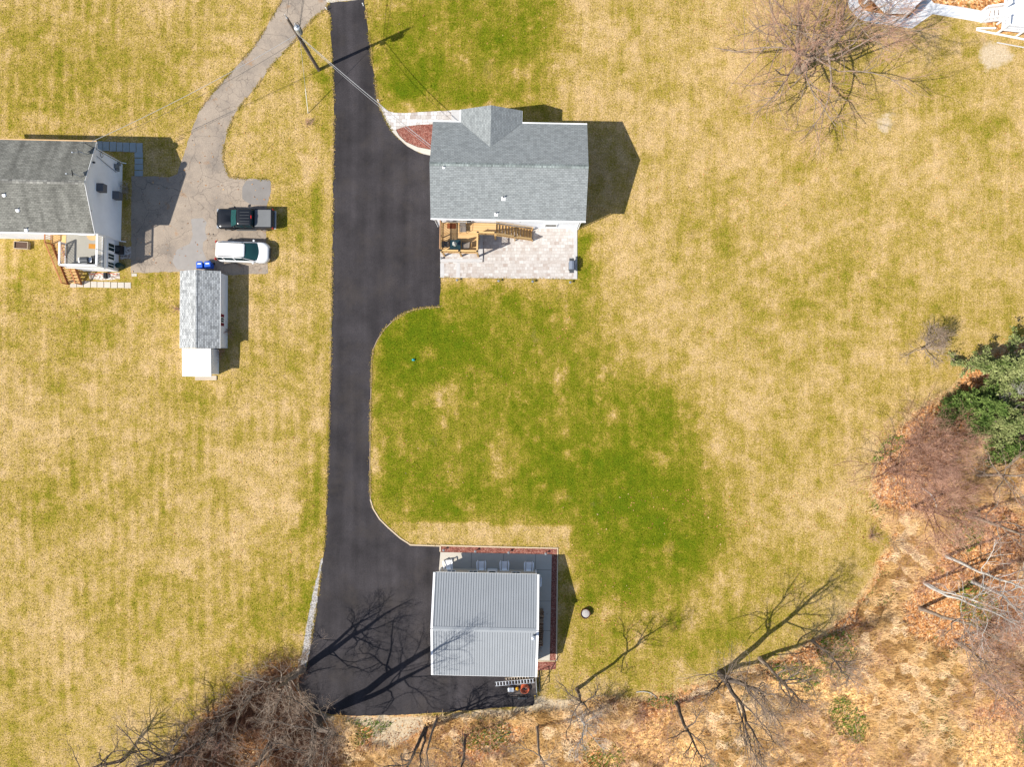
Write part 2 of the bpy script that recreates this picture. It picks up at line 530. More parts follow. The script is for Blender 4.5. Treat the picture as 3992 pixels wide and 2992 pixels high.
M = dict(
    lawn=m_lawn(), asphalt=m_asphalt_new(), old=m_asphalt_old(),
    shingle=m_shingle("grey_green_shingles", (0.250, 0.266, 0.264), (0.212, 0.227, 0.228), (0.11, 0.122, 0.122), dash=0.28, blot=0.06),
    shingle_old=m_shingle("weathered_grey_shingles", (0.215, 0.212, 0.185), (0.175, 0.173, 0.152), (0.095, 0.093, 0.085), streak=0.32, dash=0.35, blot=0.12),
    shingle_shed=m_shingle("pale_grey_shingles", (0.42, 0.43, 0.42), (0.33, 0.34, 0.34), (0.12, 0.12, 0.125), dash=0.6, blot=0.08),
    white=mat("white_paint", (0.74, 0.74, 0.74), 0.6, var=0.05), siding=m_siding("white_vinyl_siding", (0.80, 0.82, 0.86)),
    beige=m_siding("beige_siding", (0.50, 0.44, 0.36)),
    metal_roof=mat("grey_painted_steel_roof", (0.255, 0.272, 0.288), 0.6, 0.0, var=0.10, vscale=0.8, spec=0.35),
    metal_rib=mat("grey_steel_ribs", (0.165, 0.175, 0.185), 0.6, 0.0, var=0.05, spec=0.3),
    white_roof=mat("white_metal_roof", (0.80, 0.79, 0.77), 0.6, 0.0, var=0.06, vscale=0.8),
    patio=m_pavers("patio_pavers", [(0.32, 0.255, 0.215), (0.395, 0.35, 0.315), (0.43, 0.395, 0.365), (0.46, 0.43, 0.40), (0.51, 0.485, 0.46)], joint=(0.33, 0.29, 0.26)),
    walk=m_pavers("walk_pavers", [(0.34, 0.28, 0.24), (0.46, 0.43, 0.40), (0.54, 0.51, 0.49), (0.58, 0.56, 0.54)], 0.5, 0.34),
    coping=mat("pale_stone_coping", (0.44, 0.43, 0.42), 0.9, var=0.12, bump=0.2), stone=mat("pale_stone_slabs", (0.45, 0.41, 0.35), 0.95, var=0.16, vscale=2.2, bump=0.3),
    slab_blue=mat("bluestone_slabs", (0.26, 0.30, 0.31), 0.95, var=0.18, vscale=2.2, bump=0.3),
    concrete=mat("broom_finished_concrete", (0.44, 0.40, 0.335), 0.95, var=0.10, vscale=1.5, bump=0.25),
    concrete_white=mat("white_concrete_path", (0.56, 0.57, 0.58), 0.95, var=0.10, vscale=1.2, bump=0.2),
    edging=mat("tan_edging", (0.50, 0.40, 0.28), 0.9, var=0.15, vscale=2.0),
    mulch=m_chips("red_mulch", [(0.0, (0.10, 0.028, 0.020)), (0.4, (0.21, 0.075, 0.055)), (0.8, (0.28, 0.115, 0.085)), (1.0, (0.38, 0.23, 0.18))], 18),
    gravel=m_chips("grey_gravel", [(0.0, (0.20, 0.18, 0.165)), (0.5, (0.33, 0.31, 0.29)), (1.0, (0.50, 0.48, 0.45))], 13), rock=m_chips("river_stones", [(0.0, (0.22, 0.17, 0.14)), (0.5, (0.40, 0.34, 0.29)), (1.0, (0.60, 0.55, 0.50))], 6),
    deck=m_planks("new_cedar_boards", (0.50, 0.30, 0.13), (0.58, 0.385, 0.19), axis=1),
    wood=mat("new_lumber", (0.46, 0.285, 0.115), 0.8, var=0.18, vscale=2.5), wood_top=mat("pale_lumber_rail", (0.55, 0.365, 0.16), 0.8, var=0.15, vscale=2.5),  # rails and rail posts take a paler lumber tone
    wood_red=mat("stained_stair_lumber", (0.34, 0.135, 0.055), 0.8, var=0.2, vscale=2.0), wood_tan=mat("tan_stair_boards", (0.62, 0.39, 0.17), 0.8, var=0.2, vscale=2.0),
    wood_old=mat("weathered_wood", (0.42, 0.35, 0.27), 0.9, var=0.22, vscale=2.0, bump=0.3), wood_dark=mat("dark_lattice_wood", (0.34, 0.19, 0.10), 0.85, var=0.15),
    porch_floor=mat("greige_porch_floor", (0.30, 0.285, 0.245), 0.85, var=0.10, vscale=1.4),
    pole=m_bark("weathered_pole_wood", (0.13, 0.10, 0.08), (0.24, 0.19, 0.15), 4), steel=mat("galvanised_steel", (0.50, 0.53, 0.56), 0.4, 0.6, var=0.08),
    alu=mat("aluminium", (0.66, 0.67, 0.68), 0.35, 0.5, var=0.05), dark=mat("black_painted_metal", (0.018, 0.018, 0.02), 0.5, var=0.2), dkgrey=mat("dark_grey_plastic", (0.055, 0.06, 0.065), 0.6, var=0.15),
    grey=mat("mid_grey_metal", (0.20, 0.21, 0.22), 0.5, 0.1, var=0.1), boxgrey=mat("grey_box", (0.12, 0.12, 0.13), 0.8, var=0.15),
    wire=mat("cable_sheath", (0.30, 0.30, 0.30), 0.6, var=0.1), wire_dark=mat("dark_cable", (0.05, 0.05, 0.05), 0.6, var=0.1), guard=mat("pale_guy_guard", (0.60, 0.58, 0.50), 0.7, var=0.1),
    black_paint=mat("black_car_paint", (0.011, 0.012, 0.014), 0.2, 0.1, var=0.1, spec=0.6), white_paint=mat("white_car_paint", (0.72, 0.72, 0.71), 0.3, 0.0, var=0.03, spec=0.5),
    tonneau=mat("grey_vinyl_cover", (0.135, 0.14, 0.142), 0.7, var=0.12, vscale=1.5), rubber=mat("tyre_rubber", (0.02, 0.02, 0.02), 0.9, var=0.2), rim=mat("alloy_rim", (0.45, 0.45, 0.46), 0.35, 0.7),
    glass=m_glass("dark_window_glass"), windshield=m_glass("teal_windshield", (0.014, 0.055, 0.053), 0.08), lamp_red=mat("red_lamp_lens", (0.45, 0.015, 0.015), 0.3, var=0.1), lamp_clear=mat("clear_lamp_lens", (0.35, 0.38, 0.42), 0.15, 0.2),
    blue=mat("blue_bin_plastic", (0.012, 0.075, 0.42), 0.5, var=0.15), blue_lid=mat("blue_lid_plastic", (0.02, 0.10, 0.50), 0.45, var=0.1), sticker=mat("white_sticker", (0.75, 0.75, 0.75), 0.6, var=0.03),
    red=mat("dark_red_shutter", (0.20, 0.018, 0.03), 0.7, var=0.1), orange=mat("orange_hose", (0.55, 0.12, 0.05), 0.6, var=0.2), yellow=mat("yellow_plastic", (0.65, 0.32, 0.02), 0.5, var=0.15),
    mat_or=mat("orange_brown_doormat", (0.42, 0.19, 0.035), 0.95, var=0.15), mat_tan=mat("tan_half_round_rug", (0.50, 0.33, 0.17), 0.95, var=0.12), mat_rust=mat("rust_brown_doormat", (0.24, 0.07, 0.025), 0.95, var=0.2),
    chairw=mat("white_resin", (0.90, 0.90, 0.91), 0.5, var=0.04), sling=mat("taupe_sling_fabric", (0.18, 0.155, 0.135), 0.9, var=0.12), umbrella=mat("off_white_canvas", (0.50, 0.50, 0.48), 0.9, var=0.1),
    grill=mat("slate_grill_cover", (0.14, 0.165, 0.21), 0.6, var=0.12), ash=mat("pale_ash", (0.36, 0.34, 0.32), 1.0, var=0.5, vscale=6), rust=mat("rusty_steel", (0.10, 0.035, 0.02), 0.8, 0.3, var=0.4),
    log=m_bark("split_firewood", (0.11, 0.065, 0.045), (0.30, 0.19, 0.12), 6), log_b=m_bark("pale_split_firewood", (0.22, 0.15, 0.10), (0.36, 0.25, 0.17), 6),
    bark=m_bark("grey_bark", (0.15, 0.112, 0.085), (0.33, 0.265, 0.205)), bark_dark=m_bark("dark_bark", (0.06, 0.048, 0.04), (0.15, 0.12, 0.10)), bark_pale=m_bark("pale_bark", (0.34, 0.32, 0.29), (0.55, 0.53, 0.49)),
    twig=m_bark("brown_twigs", (0.42, 0.225, 0.155), (0.60, 0.375, 0.275), 2), twig_dark=m_bark("dark_brown_twigs", (0.10, 0.048, 0.030), (0.24, 0.125, 0.08), 2), twig_grey=m_bark("grey_twigs", (0.24, 0.165, 0.115), (0.46, 0.36, 0.275), 2), twig_pale=m_bark("pale_twigs", (0.34, 0.29, 0.26), (0.50, 0.45, 0.41), 2),
    needle=m_bark("green_needles", (0.085, 0.125, 0.030), (0.32, 0.34, 0.14), 1.3), needle_d=m_bark("dark_green_needles", (0.045, 0.088, 0.016), (0.17, 0.23, 0.06), 1.6),
    leaf=m_chips("fallen_brown_leaves", [(0.0, (0.17, 0.075, 0.03)), (0.4, (0.38, 0.165, 0.06)), (0.75, (0.50, 0.26, 0.10)), (1.0, (0.58, 0.40, 0.21))], 3, 0.0),
    straw=m_chips("dry_straw", [(0.0, (0.36, 0.20, 0.07)), (0.35, (0.58, 0.36, 0.14)), (0.8, (0.74, 0.49, 0.24)), (1.0, (0.80, 0.60, 0.36))], 1.1, 0.0),
    herb=m_bark("green_herbs", (0.06, 0.14, 0.012), (0.15, 0.23, 0.03), 1.5), teal=mat("teal_plastic", (0.02, 0.32, 0.36), 0.5),
)

# ------------------------------------------------------------------ ground
K = 3992.0 / 2212.0


def pip(X, Y, poly):
    ins = np.zeros(X.shape, bool)
    n = len(poly)
    for i in range(n):
        x0, y0 = poly[i]; x1, y1 = poly[(i + 1) % n]
        if y0 == y1: continue
        c = ((y0 > Y) != (y1 > Y)) & (X < (x1 - x0) * (Y - y0) / (y1 - y0) + x0)
        ins ^= c
    return ins


def blur(A, n):
    for _ in range(n):
        A = (np.roll(A, 1, 0) + np.roll(A, -1, 0) + np.roll(A, 1, 1) + np.roll(A, -1, 1) + A * 2) / 6
    return A


# woodland floor outline, photo pixels of a 2212-wide view
WOODS = [(2300, 700), (2212, 730), (2100, 790), (2060, 850), (1985, 885), (1925, 930), (1885, 990), (1870, 1060), (1895, 1120), (1930, 1160), (1915, 1215), (1890, 1265), (1850, 1320),
         (1760, 1392), (1660, 1430), (1560, 1470), (1440, 1505), (1290, 1515), (1160, 1545), (1000, 1552), (840, 1560), (700, 1550), (655, 1530), (650, 1455), (615, 1420), (560, 1450), (505, 1495),
         (455, 1560), (405, 1605), (370, 1650), (340, 1700), (330, 1900), (1500, 1900), (2400, 1900), (2400, 700)]
LITTER_NE = [(1985, 22), (2000, -40), (2230, -40), (2230, 90), (2110, 60), (2090, 25)]
BARE = [  # pale gravel and sand
    [(690, 1235), (680, 1270), (672, 1340), (660, 1400), (645, 1410), (655, 1395), (668, 1330), (676, 1270), (684, 1235)],
    [(640, 1460), (655, 1500), (690, 1545), (760, 1552), (850, 1550), (950, 1545), (1010, 1535), (1080, 1530), (1150, 1522), (1155, 1500), (1290, 1518), (1260, 1545), (1160, 1538), (1080, 1550), (960, 1556), (900, 1590), (850, 1622), (800, 1615), (800, 1575), (700, 1570), (650, 1545), (635, 1490)],
    [(1872, 240), (1900, 230), (1930, 235), (1925, 260), (1920, 300), (1905, 280), (1880, 262)],
    [(2120, 115), (2145, 100), (2175, 105), (2195, 140), (2180, 165), (2150, 165), (2125, 150)],
    [(713, 660), (719, 660), (717, 790), (708, 790)],
]
GREEN = [  # x, y, rx, ry, amount (2212-wide photo pixels)
    (900, 100, 75, 90, .22), (880, 190, 55, 45, .42), (1030, 205, 70, 25, .45), (1100, 90, 60, 60, .32), (1170, 60, 40, 50, .25), (1000, 30, 150, 40, .2), (960, 160, 60, 60, .2),
    (690, 130, 22, 60, .35), (700, 230, 16, 90, .3), (1272, 540, 28, 45, .55), (1275, 600, 30, 30, .45), (1262, 500, 15, 25, .3),
    (1100, 650, 130, 28, .45), (930, 660, 60, 25, .3), (900, 705, 70, 35, .45), (830, 775, 35, 60, .42), (960, 745, 120, 60, .38), (1110, 740, 130, 60, .3), (900, 800, 100, 70, .3),
    (1150, 840, 130, 80, .25), (880, 900, 80, 90, .28), (860, 1020, 60, 70, .3), (960, 1070, 140, 60, .4), (1120, 1080, 140, 50, .38), (1200, 1000, 140, 60, .36), (1330, 940, 130, 60, .22),
    (1330, 1030, 140, 70, .42), (1400, 1120, 120, 70, .42), (1300, 1160, 80, 80, .42), (1430, 1210, 90, 70, .42), (1350, 1290, 120, 50, .22), (1500, 1150, 70, 70, .25), (1250, 1230, 30, 60, .2),
    (1550, 950, 150, 130, .08), (1900, 640, 180, 120, .14), (2050, 200, 60, 40, .2), (2130, 300, 70, 60, .1), (1640, 260, 40, 30, .15), (1520, 450, 90, 120, .06), (1750, 800, 140, 100, .07), (1650, 640, 120, 90, .1),
    (1470, 1400, 170, 60, .2), (1250, 1430, 60, 60, .25), (1560, 1330, 120, 60, .1), (1740, 1180, 60, 60, .12), (700, 480, 14, 160, .22), (650, 480, 16, 130, .14), (700, 860, 14, 200, .2), (690, 1060, 25, 120, .3), (665, 1300, 40, 120, .35), (600, 1330, 80, 70, .18),
    (80, 200, 120, 120, .22), (330, 200, 100, 90, .16), (60, 60, 140, 60, .12), (420, 90, 80, 60, .1), (200, 710, 60, 40, .22), (430, 850, 50, 30, .28), (330, 620, 60, 30, .15), (200, 830, 90, 60, .04), (260, 1000, 150, 80, .06), (80, 1080, 120, 80, .14),
    (60, 640, 70, 60, .16), (480, 1500, 100, 60, .25), (560, 600, 30, 60, .08), (300, 1260, 160, 80, .1), (480, 740, 30, 30, .1), (150, 400, 60, 60, .1), (690, 1140, 25, 40, .2),
    # straw-coloured spots
    (960, 865, 45, 28, -.32), (1105, 1000, 38, 60, -.38), (1213, 925, 26, 26, -.3), (1370, 920, 60, 25, -.2), (1000, 620, 70, 14, -.25), (960, 700, 15, 40, -.3), (1200, 1330, 40, 60, .05), (100, 960, 120, 60, -.1), (1400, 200, 150, 130, -.1), (1400, 330, 110, 120, -.08),
    (1660, 880, 90, 60, -.1), (200, 1150, 200, 60, -.05), (450, 720, 180, 90, -.06), (550, 400, 60, 70, -.08), (600, 1000, 70, 120, -.08), (1300, 400, 30, 150, -.06), (1850, 760, 60, 120, -.08), (1860, 960, 40, 90, -.1), (1600, 1250, 60, 60, -.05),
]


def build_ground():
    xs = np.concatenate([[-700, -350, -180, -110, -80], np.arange(-60, 60.01, 0.33), [80, 110, 180, 350, 700]])
    ys = np.concatenate([[-700, -350, -180, -110, -70], np.arange(-48, 48.01, 0.33), [70, 110, 180, 350, 700]])
    X, Y = np.meshgrid(xs, ys)
    px = (X * PPM + 1996) / K; py = (1496 - Y * PPM) / K
    rng = np.random.default_rng(3)
    # wobble so that patch borders are uneven
    w = np.zeros((2,) + X.shape)
    for s_, a_ in ((0.13, 10), (0.35, 6), (0.9, 3.0)):
        for c in range(2):
            ph = rng.uniform(0, 6.28, 6); an = rng.uniform(0, 6.28, 6)
            for k in range(6):
                w[c] += a_ / 2.4 * np.sin((X * np.cos(an[k]) + Y * np.sin(an[k])) * s_ * rng.uniform(.8, 1.3) * 2 + ph[k])
    qx, qy = px + w[0], py + w[1]
    g = np.full(X.shape, 0.245)
    g[px < 715] = 0.26
    g[(px > 795) & (px < 1208) & (py < 240)] = 0.47
    m = pip(qx, qy, [(800, 660), (1260, 640), (1340, 780), (1490, 880), (1580, 1030), (1570, 1150), (1500, 1260), (1400, 1320), (1240, 1310), (1240, 1135), (900, 1135), (805, 1080)])
    g = np.where(m, 0.56, g)
    m = pip(qx, qy, [(1240, 1180), (1700, 1180), (1760, 1330), (1560, 1470), (1240, 1500)])
    g = np.where(m & (g < .3), 0.34, g)
    g = blur(g, 26)
    g = np.where((px < 715), np.minimum(g, .27), g)
    for x, y, rx, ry, a in GREEN:
        g += (0.42 if a > 0 and 800 < x < 1600 and y > 620 else 0.72) * a * np.exp(-(((qx - x) / rx) ** 2 + ((qy - y) / ry) ** 2))
    strip = (px > 850) & (px < 1236 + w[0] * .35) & (py > 1128 + 0.02 * (px - 850)) & (py < 1190)
    g = np.where(strip, 0.24, g)
    lit = blur(pip(qx, qy, WOODS).astype(float), 9)
    lit = np.maximum(lit, blur(pip(qx, qy, LITTER_NE).astype(float), 1))
    bare = np.zeros(X.shape)
    for k_, p in enumerate(BARE): bare = np.maximum(bare, (.85 if k_ in (2, 3) else .8 if k_ == 1 else 1.0) * blur(pip(px + w[0] * (1.1 if k_ in (2, 3) else .4), py + w[1] * (1.1 if k_ in (2, 3) else .4), p).astype(float), 5 if k_ in (2, 3) else 1))
    lit = np.where(bare > .5, lit, lit)
    west = blur((pip(qx, qy, WOODS) & (px < 735)).astype(float), 8)  # mask for the dark leaf floor and painted shade under the lower-left thicket
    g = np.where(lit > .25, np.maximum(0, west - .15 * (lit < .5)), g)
    dry = blur(pip(qx, qy, [(1560, 1500), (1760, 1425), (1880, 1390), (1960, 1420), (2080, 1560), (2300, 1540), (2400, 1950), (1250, 1950), (1320, 1600)]).astype(float), 12)
    ny, nx = X.shape
    V = np.stack([X.ravel(), Y.ravel(), np.zeros(X.size)], 1)
    i = np.arange((ny - 1) * nx).reshape(ny - 1, nx)[:, :-1].ravel()
    F = np.stack([i, i + 1, i + nx + 1, i + nx], 1)
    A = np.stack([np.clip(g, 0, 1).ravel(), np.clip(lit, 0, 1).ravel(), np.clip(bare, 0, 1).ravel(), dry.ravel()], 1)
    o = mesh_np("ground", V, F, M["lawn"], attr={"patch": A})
    tag(o, "wide lawn of tan and green grass with leaf-strewn woodland floor", "ground", kind="structure")


build_ground()


def rough(pts, step=0.35, amp=0.05, seed=1):
    """subdivide an outline and make its edge uneven"""
    rg = random.Random(seed); out = []
    for (x0, y0), (x1, y1) in zip(pts, pts[1:] + pts[:1]):
        n = max(1, int(math.hypot(x1 - x0, y1 - y0) / step))
        for k in range(n):
            f = k / n; a = amp if k else 0
            out.append((x0 + (x1 - x0) * f + rg.uniform(-a, a), y0 + (y1 - y0) * f + rg.uniform(-a, a)))
    return out


def sheet(name, pts, z, m, label, cat, amp=0.0, seed=1, h=0.0):
    p = G2(pts)
    if amp: p = rough(p, 0.35, amp, seed)
    mb = MB()
    if h: mb.prism(p, 0.002, h, bottom=False)
    else: mb.sheet(p, z)
    return tag(mb.build(name, m), label, cat, kind="structure")


DRIVE_R = [(1599, 2126), (1591, 2119), (1561, 2100), (1512, 2057), (1480, 2025), (1455, 1985), (1444, 1949), (1442, 1805), (1444, 1624), (1449, 1408), (1455, 1362), (1471, 1326), (1498, 1285), (1534, 1249), (1579, 1220), (1624, 1206), (1669, 1200), (1714, 1198)]
DRIVE = [(1286, 10), (1269, 30), (1275, 44), (1286, 54), (1291, 158), (1297, 285), (1302, 411), (1301, 500), (1296, 902), (1292, 1263), (1288, 1444), (1281, 1714), (1274, 1931), (1270, 2057), (1263, 2148), (1258, 2181), (1249, 2252), (1230, 2393), (1211, 2512), (1195, 2605),
         (1165, 2648), (1168, 2691), (1195, 2735), (1230, 2767), (1290, 2788), (1371, 2793), (1534, 2790), (1697, 2781), (1805, 2772), (1946, 2762), (2077, 2754), (2083, 2744), (2081, 2640), (1900, 2560), (1716, 2560), (1716, 2130)] + DRIVE_R + \
        [(1718, 1083), (1719, 991), (1712, 860), (1712, 700), (1690, 606), (1652, 601), (1619, 588), (1588, 570), (1560, 545), (1532, 514), (1511, 481), (1496, 450), (1481, 417), (1473, 393), (1468, 357), (1462, 313), (1452, 253), (1445, 190), (1435, 120), (1426, 38), (1419, -4), (1383, 0)]
sheet("driveway", DRIVE, 0.010, M["asphalt"], "fresh black asphalt driveway running down to the metal-roofed garage", "driveway", 0.05, 5)
sheet("road", [(1286, 10), (1383, 0), (1419, -4), (1500, -10), (1500, -60), (1060, -60), (1097, 0), (1230, -8), (1262, 6)], 0.006, M["concrete"], "pale strip of old paving where the black driveway ends", "road", 0.04, 6)
OLD = [(513, 687), (591, 687), (658, 691), (692, 678), (713, 613), (736, 541), (776, 433), (830, 361), (902, 280), (984, 189), (1047, 90), (1097, 0), (1110, -60), (1262, -60), (1275, 18), (1267, 38), (1237, 57), (1209, 85), (1183, 117), (1155, 152), (1126, 183), (1098, 215), (1073, 240), (1041, 278), (1004, 334), (956, 388),
       (911, 451), (884, 523), (872, 577), (870, 623), (884, 668), (895, 691), (948, 697), (1049, 700), (1056, 710), (1053, 761), (1040, 802), (1036, 897), (1043, 1027), (1046, 1065), (1034, 1069), (969, 1069), (850, 1075), (704, 1060), (600, 1062), (511, 1066)]
sheet("old_driveway", OLD, 0.008, M["old"], "cracked tan-grey asphalt drive beside the white house", "driveway", 0.05, 8)
sheet("asphalt_patch", [(745, 855), (790, 850), (806, 868), (800, 905), (808, 930), (792, 945), (790, 975), (805, 1010), (800, 1040), (742, 1056), (690, 1050), (672, 1020), (690, 975), (740, 950), (752, 915)], 0.012,
      mat("grey_asphalt_patch", (0.265, 0.245, 0.225), 0.95, var=0.14, vscale=1.6, bump=0.3), "lighter grey patch on the cracked drive", "patch", 0.05, 9)
sheet("asphalt_patch", [(1000, 699), (1049, 701), (1056, 711), (1053, 761), (1041, 800), (985, 800), (945, 775), (945, 730), (960, 705)], 0.012,
      mat("darker_asphalt_patch", (0.20, 0.185, 0.17), 0.95, var=0.2, vscale=1.2, bump=0.3), "darker asphalt corner of the drive near the pickup", "patch", 0.05, 10)

sheet("gravel_strip", [(1259, 2176), (1249, 2252), (1230, 2393), (1211, 2512), (1193, 2607), (1170, 2600), (1183, 2530), (1203, 2400), (1221, 2310), (1240, 2235), (1253, 2180)], 0.012, M["gravel"], "pale gravel strip along the driveway's lower left edge", "gravel", 0.07, 12)
# garden edging along the driveway, garage beds and slabs
def strip(name, pts, w, h, m, label, cat, closed=False):
    p = [Vector((*q, 0)) for q in G2(pts)]
    vs, fs = [], []
    n = len(p)
    for i in range(n):
        a = p[i - 1] if i else p[i]; b = p[i + 1] if i < n - 1 else p[i]
        t = (b - a).normalized(); s = Vector((-t.y, t.x, 0)) * w / 2
        for sg, z in ((1, 0.002), (1, h), (-1, h), (-1, 0.002)):
            q = p[i] + s * sg; vs.append((q.x, q.y, z))
    for i in range(n - 1):
        for k in range(3): fs.append((i * 4 + k, i * 4 + k + 1, i * 4 + 4 + k + 1, i * 4 + 4 + k))
    fs += [(0, 1, 2, 3), ((n - 1) * 4 + 3, (n - 1) * 4 + 2, (n - 1) * 4 + 1, (n - 1) * 4)]
    return tag(MB().add(vs, fs).build(name, m), label, cat, kind="structure")


strip("kerb", [DRIVE_R[i] for i in range(len(DRIVE_R) - 1, 5, -1)], 0.07, 0.03, mat("dirty_edging", (0.30, 0.22, 0.14), 0.95, var=0.35, vscale=1.5), "thin dirt-coloured edging along the upper inner side of the driveway", "kerb")
strip("kerb", [DRIVE_R[i] for i in range(6, -1, -1)] + [(1716, 2130)], 0.11, 0.06, M["edging"], "tan edging along the driveway bend up to the red mulch", "kerb")
strip("kerb", [(1717, 2128), (1950, 2134), (2174, 2139), (2172, 2300), (2169, 2578), (2098, 2579)], 0.12, 0.08, M["edging"], "pale edging framing the red mulch beside the garage", "kerb")
strip("kerb", [(1716.5, 2131), (1716, 2152)], 0.12, 0.08, M["edging"], "short pale edging between the driveway and the red mulch", "kerb")
sheet("mulch_bed", [(1719, 2131), (2172, 2141), (2170, 2163), (2151, 2163), (1718, 2154)], 0.02, M["mulch"], "long red mulch strip on the north side of the garage patio", "mulch bed", h=0.03)
sheet("mulch_bed", [(2151, 2165), (2171, 2165), (2168, 2576), (2144, 2577)], 0.02, M["mulch"], "red mulch strip down the east side of the garage patio", "mulch bed", h=0.03)
sheet("mulch_bed", [(2094, 2582), (2168, 2582), (2166, 2611), (2100, 2616), (2094, 2616)], 0.02, M["mulch"], "small red mulch patch at the garage's back corner", "mulch bed", h=0.03)
CONC = G2([(1717, 2154), (2151, 2163), (2143, 2577), (2080, 2577), (2080, 2240), (1712, 2240), (1712, 2215)])
o = MB().prism(CONC, 0.002, 0.04, bottom=False).build("garage_patio", M["concrete"])
tag(o, "broom-finished concrete patio wrapping the garage", "patio", kind="structure")
jm = mat("concrete_joint", (0.13, 0.12, 0.11), 0.95)
mb = MB()
for a, b in (((1838, 2158), (1837, 2215)), ((1963, 2160), (1962, 2218)), ((2088, 2162), (2087, 2240)), ((2088, 2223), (2149, 2224)), ((2085, 2345), (2147, 2345)), ((2082, 2460), (2145, 2460))):
    p, q = G(*a), G(*b)
    mb.beam((p.x, p.y, 0.039), (q.x, q.y, 0.039), 0.035, 0.01)
tag(mb.build("patio_joints", jm), "sawn joints in the garage patio slab", "joints", kind="structure")

# paver walk, mulch bed and stone border in front of the grey house
sheet("walkway", [(1477, 400), (1486, 411), (1506, 431), (1537, 440), (1583, 441), (1655, 436), (1760, 431), (1760, 500), (1705, 500), (1685, 484), (1640, 486), (1583, 492), (1543, 506), (1530, 514), (1511, 481), (1496, 450), (1481, 417)], 0.014, M["walk"], "pale paver walk curving from the driveway to the front door", "walkway", h=0.04)
o = MB().box(*[0] * 6) if False else MB()
p = G(1760, 500); q = G(1830, 420)
o.box(p.x, q.x + 1.5, p.y, G(1760, 431).y, 0.002, 0.16)
tag(o.build("entrance_slab", M["coping"], bevel=0.01), "pale stone landing at the front entrance", "landing", kind="structure")
sheet("mulch_bed", [(1543, 507), (1583, 493), (1640, 487), (1686, 485), (1712, 485), (1712, 592), (1690, 588), (1676, 582), (1629, 573), (1583, 553), (1556, 528)], 0.02, M["mulch"], "leaf-shaped red mulch bed by the front corner of the grey house", "mulch bed", h=0.05)
sheet("border", [(1528, 512), (1543, 506), (1556, 530), (1583, 555), (1629, 575), (1676, 584), (1712, 591), (1712, 607), (1675, 606), (1652, 601), (1619, 588), (1588, 570), (1560, 545), (1540, 525)], 0.02, M["stone"], "curved pale stone border between mulch bed and driveway", "border", h=0.10)

# rear patio of the grey house
sheet("patio", [(1718, 1083), (2250, 1089), (2250, 880), (1719, 868)], 0.014, M["patio"], "pale paver patio behind the grey house", "patio", h=0.04)
strip("patio_border", [(2243, 892), (2243, 1086)], 0.34, 0.055, M["coping"], "grey stone border on the right side of the patio", "border")
strip("patio_border", [(1786, 1025), (1786, 1083)], 0.36, 0.055, M["coping"], "grey stone band crossing the lower left of the patio", "border")
strip("patio_border", [(1724, 1026), (1724, 1083)], 0.36, 0.055, M["coping"], "grey stone band along the driveway side of the patio", "border")
sheet("raised_patio", [(1717, 868), (1717, 1023), (1882, 1023), (1882, 868)], 0.014, M["patio"], "low raised paver platform under the wooden deck", "patio", h=0.17)
strip("patio_coping", [(1718, 1017), (1880, 1017)], 0.30, 0.185, M["coping"], "pale coping on the front edge of the raised patio", "coping")
strip("patio_coping", [(1876.5, 1012), (1876.5, 900)], 0.28, 0.185, M["coping"], "pale coping down the side edge of the raised patio", "coping")

# stepping paths of the white house
def slabs(name, rects, m, label, cat):
    mb = MB(); rg = random.Random(4)
    for x0, y0, x1, y1 in rects:
        p, q = G(x0 + rg.uniform(0, 1.5), y1 - rg.uniform(0, 1.5)), G(x1 - rg.uniform(0.8, 2), y0 + rg.uniform(0, 1.5))
        mb.box(p.x, q.x, p.y, q.y, 0.002, 0.04 + rg.uniform(0, .012))
    return tag(mb.build(name, m), label, cat, kind="structure")


slabs("stone_path", [(376 + i * 26, 551 + i, 402 + i * 26, 589 + i) for i in range(7)] + [(525, 593 + i * 24, 559, 616 + i * 24) for i in range(4)], M["slab_blue"], "bluish slab path turning the corner of the white house", "path")
slabs("stone_path", [(274 + i * 26.5, 1095 + i * .8, 300 + i * 26.5, 1121 + i * .5) for i in range(9)], M["stone"], "row of pale square slabs below the wooden stairs", "path")
slabs("stepping_stone", [(513, 1067, 535, 1078)], M["stone"], "single pale slab at the end of the slab row", "slab")
sheet("gravel_bed", [(345, 1062), (385, 1066), (420, 1064), (466, 1064), (468, 1088), (400, 1093), (350, 1090)], 0.02, M["rock"], "bed of pale river stones along the porch wall", "gravel bed", 0.05, 3)
sheet("gravel_bed", [(466, 965), (511, 962), (511, 1010), (470, 1012)], 0.02, M["rock"], "small pale gravel patch beside the porch windows", "gravel bed", 0.04, 4)
# white paths at the top right
sheet("white_path", [(3299, -40), (3310, 31), (3346, 72), (3375, 83), (3413, 91), (3503, 103), (3554, 111), (3635, 54), (3844, 90), (3852, 47), (3755, 28), (3640, 12), (3622, -10), (3610, -40), (3585, 20), (3539, 70), (3467, 58), (3407, 49), (3366, 40), (3346, 12), (3340, -40)], 0.014, M["concrete_white"], "whitish concrete path ringing the white gazebo deck", "path", h=0.03)
sheet("gazebo_bed", [(3340, -40), (3346, 12), (3366, 40), (3407, 49), (3467, 58), (3539, 70), (3585, 20), (3600, -40)], 0.012, M["leaf"], "leaf-covered bed under the white gazebo deck", "bed")

# ------------------------------------------------------------------ shared building pieces
def gable_roof(prof, x0, x1, th, name, m, parent, ridge=True, rake=None):
    """prof = [(y_s, z), (y_r, z), (y_n, z)]"""
    (a, za), (r, zr), (b, zb) = prof
    o = MB().xprof([(a, za), (r, zr), (b, zb), (b, zb - th), (r, zr - th), (a, za - th)], x0, x1).build(name, m, parent)
    return o


